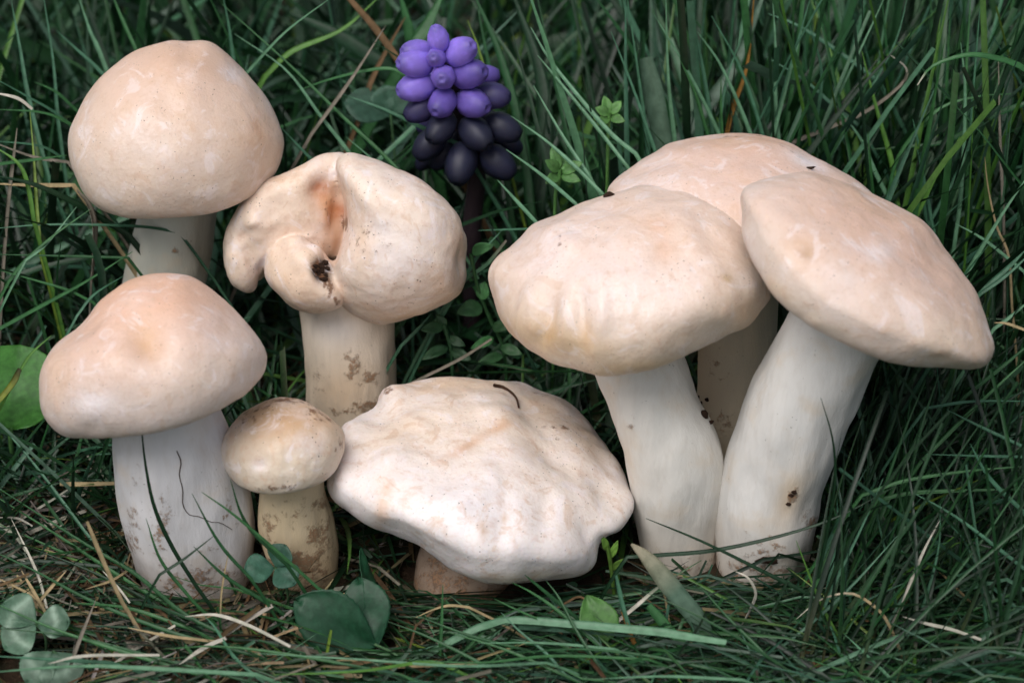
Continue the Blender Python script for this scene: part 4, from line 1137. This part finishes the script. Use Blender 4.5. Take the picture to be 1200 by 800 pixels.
clover([(j, at(404, 118, 16.8), UPN, 1.5), (j, at(450, 100, 17.4), UPN, 1.2), (j, at(482, 104, 17.2), UPN, 1.2)], rt, 'blue-green clover leaf in the shade left of the purple flower', (62, 96, 78))

# round leaf at the left edge with a wet yellow blade resting on it
o = empty('broad_leaf_plant', at(10, 470, 5.5) * np.array([1, 1, 0]), 'round glossy green leaf at the left edge beside the peach cap', 'leaf')
bz = np.array(at(10, 470, 5.5) * np.array([1, 1, 0]))
V, F, S, U = leaf_mesh(at(12, 502, 4.8), at(22, 402, 6.6), (0.15, -0.75, 0.65), 3.0, 'round', fold=0.12, bend=0.22, n=30, mu=21)
part('leaf_blade', V, F, M_LEAF, o, bz, leaf_col(S, U, (66, 122, 50)))
V, F = tube([at(12, 502, 4.8), at(14, 530, 4.8), bz + np.array([0, 0, -0.3])], 0.09)
part('stalk', V, F, M_LEAF, o, bz, np.tile(lin((70, 110, 60)), (len(V), 1)))
blade([(23, 432), (14, 450), (-6, 474)], 8, (132, 140, 52), 'yellowing blade end resting on the round leaf at the left edge', y=(5.0, 4.6), tipcol=((70, 66, 44), .35), cut=True, name='withered_stalk')

# light leaf lying in front of the big cap
o = empty('fallen_leaf', atz(695, 725, 0.2), 'light green leaf lying in the grass below the wrinkled white cap', 'leaf')
bz = atz(695, 725, 0.2)
V, F, S, U = leaf_mesh(at(712, 752, -3.2), at(688, 696, -2.2), (0.1, -0.7, 0.6), 1.2, 'ovate')
part('leaf_blade', V, F, M_LEAF, o, bz, leaf_col(S, U, (78, 122, 60)))
V, F = tube([at(712, 752, -3.2), at(716, 764, -3.4), at(718, 772, -3.5) * np.array([1, 1, 0])], 0.04)
part('stalk', V, F, M_LEAF, o, bz, np.tile(lin((70, 110, 60)), (len(V), 1)))


def seedling(stem_px, Y, leaves, label, colr=(58, 98, 52), r=0.07, cat='weed'):
    """leaves: (px,py base, px,py tip, width px, dY tip, colour gain)"""
    P = [at(x, y, Y + dy) for (x, y, dy) in stem_px]
    root = P[-1].copy(); root[2] = -0.3
    o = empty('leafy_weed', root, label, cat)
    V, F = tube(P + [root], r)
    part('stalk', V, F, M_LEAF, o, root, np.tile(lin(np.array(colr) * 1.05), (len(V), 1)))
    for (bx, by, tx, ty, w, dy, g) in leaves:
        b_, t_ = at(bx, by, Y), at(tx, ty, Y + dy)
        k = ((b_ - CAM) @ FWD) / FPX
        V, F, S, U = leaf_mesh(b_, t_, (random.uniform(-.3, .3), -0.7, 0.6), w * k, 'ovate', n=12, mu=9, bend=0.15)
        part('leaf', V, F, M_LEAF, o, root, leaf_col(S, U, np.clip(np.array(colr) * g, 0, 255)))
    return o


seedling([(552, 298, 0), (558, 330, 0.1), (572, 370, 0.2), (592, 420, 0.2)], 8.6,
         [(551, 296, 577, 287, 15, -0.4, 1.1), (566, 358, 536, 366, 22, -0.5, 1.05), (564, 352, 568, 330, 16, 0.2, 1.45), (580, 395, 552, 408, 12, -0.6, 1.4), (590, 415, 560, 425, 13, -0.5, 1.0),
          (586, 405, 612, 415, 14, -0.4, 1.0), (575, 385, 604, 378, 14, -0.2, 0.9)], 'leafy green weed stem between the folded cap and the lumpy cream cap', (56, 96, 58))
seedling([(520, 380, 0), (526, 400, 0), (530, 430, 0)], 8.0, [(520, 382, 494, 386, 15, -0.4, 1), (522, 384, 512, 368, 12, 0.2, 1.05), (524, 395, 545, 405, 12, -0.3, 0.95), (526, 405, 494, 420, 14, -0.6, 1.0), (527, 408, 552, 422, 14, -0.5, 0.9)],
         'low dark leafy weed beside the stem of the folded cap', (48, 84, 54))
seedling([(656, 198, 0), (655, 215, 0), (650, 250, 0)], 9.6, [(656, 200, 640, 188, 15, -0.2, 1), (657, 200, 662, 180, 16, 0.4, 1.15), (657, 202, 682, 190, 15, 0, 1.05), (656, 204, 640, 214, 14, -0.5, 0.95), (657, 204, 680, 212, 14, -0.4, 1.0), (656, 198, 646, 172, 13, 0.3, 1.0)],
         'small fresh green weed rosette above the lumpy cream cap', (80, 124, 66))
seedling([(714, 132, 0), (713, 150, 0), (712, 185, 0)], 11.0, [(714, 134, 698, 126, 13, 0, 1), (714, 134, 708, 112, 13, .3, 1.1), (715, 134, 728, 118, 13, .2, 1.1), (714, 137, 700, 146, 12, -.4, 1), (715, 137, 732, 142, 12, -.3, .95)],
         'small fresh green weed rosette behind the beige flattened cap', (84, 128, 66))
seedling([(712, 640, 0), (716, 665, 0), (720, 700, 0)], -0.2, [(712, 645, 706, 628, 9, 0, 1.2), (714, 655, 724, 634, 9, 0, 1.3), (716, 668, 730, 655, 8, -.3, 1)], 'yellow-green young shoot between the wrinkled cap and the joined stems', (92, 124, 54))

# ------------------------------------------------------------------ grape hyacinth
FY = 13.5
top3, bot3 = at(514, 50, FY), at(556, 205, FY - 0.3)
froot = at(553, 330, FY); froot[2] = 0
fl = empty('grape_hyacinth', froot, 'purple grape hyacinth, violet tip above dark navy florets, leaning left', 'flower')
V, F = tube([top3 + np.array([0, .3, 0]), (top3 + bot3) / 2 + np.array([0, .4, 0]), bot3 + np.array([0.05, 0.3, 0]), at(553, 275, FY + 0.1), froot + np.array([0, 0, -0.5])], 0.28, 24, 12, 1.25)
part('stem', V, F, M_FSTEM, fl, froot)
# one urn-shaped floret: axis +Z, mouth at the top end
nu, prof = 14, [(0.0, 0.02), (0.02, 0.16), (0.12, 0.34), (0.30, 0.47), (0.52, 0.50), (0.72, 0.43), (0.86, 0.33), (0.94, 0.25), (0.98, 0.17), (0.99, 0.14), (0.96, 0.08), (0.95, 0.01)]
Vf, Cf = [], []
for (zz, rr) in prof:
    for q in range(nu):
        a = 2 * math.pi * q / nu
        rb = rr * (1 + 0.05 * math.cos(6 * a)) * (1 + (0.14 * math.cos(6 * a) if zz > 0.95 else 0))
        Vf.append((rb * math.cos(a), rb * math.sin(a), zz))
        Cf.append((0.45, 0.5, 0.5) if zz >= 0.9 else ((0.75, 0.75, 0.8) if zz > 0.75 else (1, 1, 1)))
FM = new_mesh('floret', np.array(Vf), grid_faces(nu, len(prof)), np.array(Cf))
FM.materials.append(M_FLORET)
VIO, MIDV, IND, NAV = lin((126, 106, 196)), lin((92, 76, 152)), lin((50, 46, 84)), lin((27, 29, 48))
flor = [(514, 48, 14, -1, VIO), (493, 62, 17, -.6, VIO), (491, 74, 19, -.9, VIO), (537, 62, 19, -.9, VIO), (512, 68, 13, -1.1, VIO), (492, 101, 19, -.9, VIO), (520, 90, 16, -1.2, VIO), (546, 87, 20, -.9, MIDV),
        (520, 119, 18, -1.2, MIDV), (551, 120, 19, -1.1, MIDV), (572, 112, 18, -.7, IND), (497, 126, 17, -.8, IND), (519, 147, 18, -1.2, NAV), (555, 154, 20, -1.2, NAV), (584, 148, 19, -.8, NAV),
        (506, 166, 18, -.9, NAV), (541, 187, 21, -1.2, NAV), (579, 187, 20, -.9, NAV), (520, 180, 15, -.4, NAV), (563, 90, 15, 0.2, MIDV), (566, 140, 16, .4, NAV), (535, 110, 15, .5, MIDV), (528, 75, 14, .5, VIO),
        (508, 140, 16, .6, IND), (592, 166, 15, .3, NAV), (560, 178, 17, .6, NAV), (530, 165, 16, .6, NAV), (510, 92, 15, .6, VIO), (500, 185, 12, .3, NAV)]
axis = unit(top3 - bot3)
for (x, y, hw, dy, cc) in flor:
    pc = at(x, y, FY + dy)
    k = ((pc - CAM) @ FWD) / FPX
    s_ = np.clip((pc - bot3) @ axis / np.linalg.norm(top3 - bot3), 0, 1)
    onax = bot3 + axis * ((pc - bot3) @ axis)
    outd = (pc - onax) * np.array([1.0, 0.45, 1.0])
    outd = unit(outd + np.array([0, -0.12, 0]))
    dirn = unit(outd + axis * (1.0 * (s_ - 0.55)) + np.array([0, 0, -0.65 * (1 - s_)]))
    if y < 52:
        dirn = unit(axis + outd * 0.3)
    size = hw * k * 2.15
    f = bpy.data.objects.new('floret', FM)
    COL.objects.link(f)
    f.parent = fl
    f.location = (pc - dirn * size * 0.5 - froot) * CM
    f.rotation_euler = Vector(dirn).to_track_quat('Z', 'Y').to_euler()
    f.scale = (size * 0.86, size * 0.86, size * 1.22)
    g = random.uniform(0.85, 1.15)
    f.color = (*np.clip(cc * g, 0, 1), 1)
MASKS.append((np.array([(480, 45), (500, 30), (530, 35), (560, 60), (560, 90), (590, 100), (606, 150), (598, 205), (570, 240), (540, 240), (525, 205), (492, 185), (490, 130), (474, 100), (474, 70)], float), FY))
for poly, Y in [([(344, 700), (372, 685), (415, 676), (452, 690), (455, 730), (440, 762), (400, 750), (360, 735)], -2.5), ([(0, 408), (20, 404), (45, 430), (45, 480), (20, 500), (0, 500)], 5.5),
                ([(635, 172), (690, 172), (690, 222), (635, 222)], 9), ([(695, 110), (735, 110), (735, 150), (695, 150)], 10.5), ([(540, 282), (580, 282), (612, 420), (550, 420), (536, 360)], 8),
                ([(284, 640), (350, 640), (350, 690), (284, 690)], -1.2), ([(0, 698), (84, 715), (84, 800), (0, 800)], -3.5), ([(402, 98), (484, 98), (484, 142), (402, 142)], 16.8)]:
    MASKS.append((np.array(poly, float), Y))

# ------------------------------------------------------------------ bits of soil and twig
def crumb_mesh(seed):
    bm = bmesh.new()
    bmesh.ops.create_icosphere(bm, subdivisions=2, radius=1.0)
    for v in bm.verts:
        v.co *= 1 + 0.55 * mnoise.noise(v.co * 1.4 + Vector((seed * 5.1, 0, 0)))
    me = bpy.data.meshes.new('soil_crumb')
    bm.to_mesh(me); bm.free()
    me.materials.append(M_CRUMB)
    return me


CR = [crumb_mesh(i) for i in range(4)]


def crumb(px, py, Y, s, label, aspect=(1, 1, .7)):
    o = bpy.data.objects.new('soil_crumb', random.choice(CR))
    COL.objects.link(o)
    p = at(px, py, Y)
    o.location = p * CM
    o.scale = np.array(aspect) * s * CM
    o.rotation_euler = (random.uniform(-.6, .6), random.uniform(-.6, .6), random.uniform(0, 6))
    tag(o, label, 'soil')
    return o


DG = None


def surf(px, py):
    """first surface along the sight line (mushroom skin), in cm"""
    global DG
    if DG is None:
        bpy.context.view_layer.update()
        DG = bpy.context.evaluated_depsgraph_get()
    d = Vector(ray(px, py)).normalized()
    org = Vector(CAM * CM)
    for _ in range(12):
        ok, loc, nor, idx, ob, mx = scene.ray_cast(DG, org, d)
        if not ok:
            return None, None
        if ob.name.startswith(('cap', 'stem')):
            nor = np.array(nor)
            return np.array(loc) / CM, nor * (-1 if nor @ np.array(d) > 0 else 1)
        org = loc + d * 1e-5
    return None, None


def crumb_on(px, py, s, label, aspect=(1, .6, .8)):
    p, nn = surf(px, py)
    if p is None:
        return
    o = bpy.data.objects.new('soil_crumb', random.choice(CR))
    COL.objects.link(o)
    o.location = (p + nn * s * 0.15) * CM
    o.scale = np.array(aspect) * s * CM
    o.rotation_euler = (random.uniform(-.3, .3), random.uniform(-.3, .3), random.uniform(-.4, .4))
    tag(o, label, 'soil')


crumb_on(714, 230, 0.16, 'small brown soil crumb on top of the lumpy cream cap')
crumb_on(948, 197.5, 0.12, 'tiny flat dark crumb on top of the oval peach-beige cap', (1.5, .5, .3))
crumb_on(824, 486, 0.16, 'square dark soil crumb stuck to the stem of the lumpy cream cap', (.8, .6, 1.2))
for q in [(819, 465), (822, 472), (829, 468), (816, 456), (832, 495)]:
    crumb_on(q[0], q[1], random.uniform(0.07, 0.12), None or 'loose dark soil speck on the right side of the lumpy cap stem')
for o in [o for o in scene.objects if o.get('label') == 'loose dark soil speck on the right side of the lumpy cap stem']:
    o['group'] = 'soil specks on the stem'
for q in [(369, 312), (377, 318), (380, 308), (372, 321), (382, 323), (376, 312), (368, 317), (383, 315), (379, 328)]:
    crumb_on(q[0], q[1], random.uniform(0.05, 0.15), 'crumbly black soil lump in the fold of the deformed cap')
for o in [o for o in scene.objects if o.get('label') == 'crumbly black soil lump in the fold of the deformed cap']:
    o['group'] = 'black soil in the fold'
for q in [(927, 580), (931, 576), (924, 590)]:
    crumb_on(q[0], q[1], random.uniform(0.07, 0.11), 'brown soil bit in the tan wound of the slanting stem')
for o in [o for o in scene.objects if o.get('label') == 'brown soil bit in the tan wound of the slanting stem']:
    o['group'] = 'soil in the wound'
crumb_on(900, 655, 0.26, 'flat brown bark flake at the foot of the slanting stem', (1.5, .5, .4))


def hair(ptsx, r, label, name, cat, mat=M_TWIG):
    P = []
    for (x, y) in ptsx:
        p, nn = surf(x, y)
        if p is None:
            continue
        P.append(p + nn * r * 0.9)
    if len(P) < 2:
        return
    V, F = tube(P, r, 24, 6, 0.5)
    thing(name, V, F, mat, label, cat)


hair([(578, 453), (588, 455), (597, 460), (604, 468), (607, 479)], 0.06, 'curved dark twig lying on top of the wrinkled white cap', 'twig', 'twig')
hair([(207, 528), (212, 541), (210, 556), (214, 573), (214, 590), (221, 602), (234, 605), (247, 611), (258, 612), (272, 620)], 0.017, 'hair-thin bent dark rootlet on the thick white stem', 'rootlet', 'root')

# ------------------------------------------------------------------ the lawn
def inside(poly, x, y):
    x0, y0 = poly[:, 0], poly[:, 1]
    x1, y1 = np.roll(x0, -1), np.roll(y0, -1)
    r = np.zeros(x.shape, bool)
    for a, b_, c_, d in zip(x0, y0, x1, y1):
        if b_ == d:
            continue
        m_ = ((b_ > y) != (d > y)) & (x < (c_ - a) * (y - b_) / (d - b_) + a)
        r ^= m_
    return r


def blocked(P, keep_front=True):
    """P: (n, k, 3) blade centre lines -> True where a blade would run through or hide a mushroom"""
    mids = [P] + [P[:, :-1] * (1 - f) + P[:, 1:] * f for f in (0.33, 0.67)]
    P = np.concatenate(mids, 1)
    n, k, _ = P.shape
    px, py, dep = proj(P.reshape(-1, 3))
    Y = P.reshape(-1, 3)[:, 1]
    bad = np.zeros(n * k, bool)
    if keep_front:
        for poly, Ym in MASKS:
            bb = (px > poly[:, 0].min() - 3) & (px < poly[:, 0].max() + 3) & (py > poly[:, 1].min() - 3) & (py < poly[:, 1].max() + 3) & (Y < Ym + 0.5)
            ii = np.nonzero(bb)[0]
            if len(ii):
                bad[ii[inside(poly, px[ii], py[ii])]] = True
    Q = P.reshape(-1, 3)
    for c3, B, Rc, h in CAPS:
        L = (Q - c3) @ B.T / Rc
        bad |= (L[:, 0] ** 2 + L[:, 1] ** 2 + (L[:, 2] / np.where(L[:, 2] > 0, max(h, .3), 0.34)) ** 2) < 1.08
    for Cc, rr in STEMS:
        for i in range(0, len(Cc), 5):
            bad |= ((Q - Cc[i]) ** 2).sum(1) < (rr[i] * 1.02) ** 2
    return bad.reshape(n, k).any(1)


def make_blades(bx, by, head, lean, curv, length, width, cols, nseg=6, fold=0.4, cutfrac=0.3, zmin=0.15, zmax=99, check=True):
    n = len(bx)
    k = nseg + 1
    s = np.linspace(0, 1, k)
    P = np.zeros((n, k, 3))
    P[:, 0] = np.stack([bx, by, np.full(n, -0.2)], 1)
    hd = np.stack([np.cos(head), np.sin(head)], 1)
    hturn = rng.normal(0, 0.25, n)
    for i in range(1, k):
        a = lean + curv * s[i]
        h2 = head + hturn * s[i]
        ds = length / nseg
        P[:, i, 0] = P[:, i - 1, 0] + ds * np.sin(a) * np.cos(h2)
        P[:, i, 1] = P[:, i - 1, 1] + ds * np.sin(a) * np.sin(h2)
        P[:, i, 2] = np.maximum(P[:, i - 1, 2] + ds * np.cos(a), zmin)
        P[:, i, 2] = np.where(P[:, i, 2] > zmax, P[:, i - 1, 2] - 0.04, P[:, i, 2])
    if check:
        ok = ~blocked(P)
        P, hd, width, cols, head = P[ok], hd[ok], width[ok], cols[ok], head[ok]
        n = len(P)
    T = np.gradient(P, axis=1)
    T /= np.linalg.norm(T, axis=2, keepdims=True) + 1e-9
    tw = rng.uniform(-1.2, 1.2, n)
    up0 = np.stack([np.sin(tw) * -np.sin(head) * 1.0, np.sin(tw) * np.cos(head), np.cos(tw)], 1)
    up0 = up0 - np.stack([np.cos(head), np.sin(head), np.zeros(n)], 1) * 0.35
    side = np.cross(T, np.repeat(up0[:, None], k, 1))
    side /= np.linalg.norm(side, axis=2, keepdims=True) + 1e-6
    up = np.cross(side, T)
    cut = rng.random(n) < cutfrac
    taper = np.where(cut[:, None], 1 - 0.35 * s[None], (1 - s[None] ** 2.2) * 0.96 + 0.04)
    w = (width[:, None] * 0.5 * taper * np.minimum(1, 0.6 + s * 1.5)[None])[..., None]
    V = np.stack([P - side * w, P - up * w * fold, P + side * w], 2)         # n,k,3,3
    base = (np.arange(n) * k * 3)[:, None, None]
    i = np.arange(nseg)[None, :, None]
    j_ = np.arange(2)[None, None, :]
    a0 = base + i * 3 + j_
    F = np.stack([a0, a0 + 1, a0 + 4, a0 + 3], -1).reshape(-1, 4)
    sh = (0.88 + 0.2 * s)[None, :, None, None]
    C = np.repeat(np.repeat(cols[:, None, None, :], k, 1), 3, 2) * sh
    yl = np.clip((0.22 - s) / 0.22, 0, 1)[None, :, None, None] * 0.55
    C = C * (1 - yl) + lin((150, 140, 100)) * yl
    return V.reshape(-1, 3), F, C.reshape(-1, 3)


def pick(n, table, dim=0.66):
    ks = list(table)
    p = np.array([table[k] for k in ks], float)
    p /= p.sum()
    idx = rng.choice(len(ks), n, p=p)
    base = np.array([lin(PAL[k]) for k in ks])[idx]
    return np.clip(base * dim * rng.uniform(0.65, 1.3, (n, 1)) * rng.uniform(0.93, 1.07, (n, 3)), 0, 1)


def pxrow(bx, by):
    return proj(np.stack([bx, by, np.zeros(len(bx))], 1))[0]


parts_g, parts_s = [], []
GREENS = {'dark': 5, 'green': 5, 'mid': 3, 'blue': 3.5, 'pale': 0.9, 'bright': 0.7, 'grey': 0.6, 'lime': 0.15}


def emit(lst, *a, **k):
    lst.append(make_blades(*a, **k))


def uni(n, a, b):
    return rng.uniform(a, b, n)


# 1 foreground: fine leaves lying low, thinner over the straw at the left
n = 4600
bx, by = uni(n, -24, 24), uni(n, -10, 1.2)
keep = rng.random(n) < np.where(bx < -7.5, 0.65, 1.0)
bx, by = bx[keep], by[keep]; n = len(bx)
hd_ = np.where(rng.random(n) < 0.6, rng.normal(-0.15, 0.50, n), rng.normal(math.pi - 0.3, 0.55, n))
emit(parts_g, bx, by, hd_, rng.normal(R(76), R(8), n), uni(n, 0.0, 0.5), uni(n, 3.0, 8), uni(n, 0.09, 0.17), pick(n, GREENS), zmin=0.2, zmax=1.5)
# short cut stubs in front
n = 1500
bx, by = uni(n, -24, 24), uni(n, -10, 2)
emit(parts_g, bx, by, uni(n, 0, 6.28), rng.normal(R(50), R(18), n), uni(n, 0, .5), uni(n, 0.8, 2.0), uni(n, 0.09, 0.18), pick(n, GREENS), cutfrac=0.8, nseg=4)
# 2 right foreground tussock
n = 1700
bx, by = uni(n, 8.5, 30), uni(n, -6, 8)
emit(parts_g, bx, by, rng.normal(0.9, 0.9, n), rng.normal(R(38), R(18), n), uni(n, 0.0, 0.8), uni(n, 4, 10), uni(n, 0.10, 0.19), pick(n, {'dark': 7, 'green': 5, 'mid': 1.5, 'blue': 2, 'pale': .3}, 0.6))
n = 1000
bx, by = uni(n, 8.5, 30), uni(n, -9, 3)
emit(parts_g, bx, by, rng.normal(0.2, 1.2, n), rng.normal(R(68), R(12), n), uni(n, 0.0, 0.6), uni(n, 4, 9), uni(n, 0.10, 0.18), pick(n, GREENS), zmax=2.5)
# 3 between the mushrooms
n = 2600
bx, by = uni(n, -20, 14), uni(n, 2.0, 10)
emit(parts_g, bx, by, uni(n, 0, 6.28), rng.normal(R(54), R(18), n), uni(n, 0, .8), uni(n, 3, 7.5), uni(n, 0.12, 0.24), pick(n, GREENS))
# 4 back left: loose criss-cross
n = 2900
bx, by = uni(n, -36, 6), uni(n, 8, 40)
emit(parts_g, bx, by, uni(n, 0, 6.28), rng.normal(R(46), R(20), n), uni(n, 0, .7), uni(n, 7, 15), uni(n, 0.18, 0.42), pick(n, GREENS))
# 5 back right: dense and upright, with a bare dark gap beside the flower
n = 3600
bx, by = uni(n, 3, 38), uni(n, 7, 40)
gap = ((bx - 3.6) / 2.6) ** 2 + ((by - 22) / 9.0) ** 2 < 1
bx, by = bx[~gap], by[~gap]; n = len(bx)
emit(parts_g, bx, by, rng.normal(0.8, 1.2, n), np.abs(rng.normal(R(18), R(14), n)), uni(n, 0, .6), uni(n, 9, 18), uni(n, 0.18, 0.46), pick(n, GREENS))
# 6 broad-leaved grasses at the back
n = 420
bx, by = uni(n, -34, 36), uni(n, 15, 44)
emit(parts_g, bx, by, uni(n, 0, 6.28), np.abs(rng.normal(R(28), R(16), n)), uni(n, 0.2, 1.2), uni(n, 9, 17), uni(n, 0.5, 1.0), pick(n, {'dark': 3, 'green': 4, 'mid': 2, 'grey': 2}), fold=0.25, nseg=9)
# 7 the lawn goes on around the place
n = 6500
bx, by = uni(n, -95, 95), uni(n, -30, 120)
far = (np.abs(bx) > 28) | (by > 40)
n = int(far.sum()); bx, by = bx[far], by[far]
emit(parts_g, bx, by, uni(n, 0, 6.28), rng.normal(R(35), R(18), n), uni(n, 0, .9), uni(n, 6, 14), uni(n, 0.25, 0.6), pick(n, GREENS), nseg=4)
n = 2600
bx, by = uni(n, -40, 40), uni(n, -30, -9.5)
emit(parts_g, bx, by, uni(n, 0, 6.28), rng.normal(R(72), R(10), n), uni(n, 0, .5), uni(n, 3, 7), uni(n, 0.12, 0.24), pick(n, GREENS), nseg=4, zmax=1.3)


def join(lst):
    V, F, C, off = [], [], [], 0
    for v, f, c_ in lst:
        V.append(v); F.append(f + off); C.append(c_); off += len(v)
    return np.vstack(V), np.vstack(F), np.vstack(C)


V, F, C = join(parts_g)
lawn = link('grass', new_mesh('grass', V, F, C), M_GRASS)
lawn['kind'] = 'stuff'
tag(lawn, 'dense green lawn grass around and behind the mushrooms', 'grass')

# dead thatch: straws lying in the bottom of the lawn
DRY = {'straw': 3, 'brown': 5, 'ash': 4, 'white': 0.8}
n = 4600
bx, by = uni(n, -26, 28), uni(n, -10, 22)
emit(parts_s, bx, by, uni(n, 0, 6.28), rng.normal(R(80), R(8), n), uni(n, 0, .5), uni(n, 1.5, 6), uni(n, 0.07, 0.2), pick(n, DRY), zmin=0.1, cutfrac=.9, nseg=4)
n = 1500
bx, by = uni(n, -21, -6), uni(n, -6, 6)
emit(parts_s, bx, by, uni(n, 0, 6.28), rng.normal(R(74), R(10), n), uni(n, 0, .4), uni(n, 1.5, 5), uni(n, 0.08, 0.2), pick(n, {'straw': 3, 'brown': 3, 'ash': 3, 'white': 1}), zmin=0.4, zmax=1.4, cutfrac=.9, nseg=4)
V, F, C = join(parts_s)
th_ = link('dead_thatch', new_mesh('dead_thatch', V, F, C), M_STRAW)
th_['kind'] = 'stuff'
tag(th_, 'brown and tan dead grass matted under the green lawn', 'dead grass')
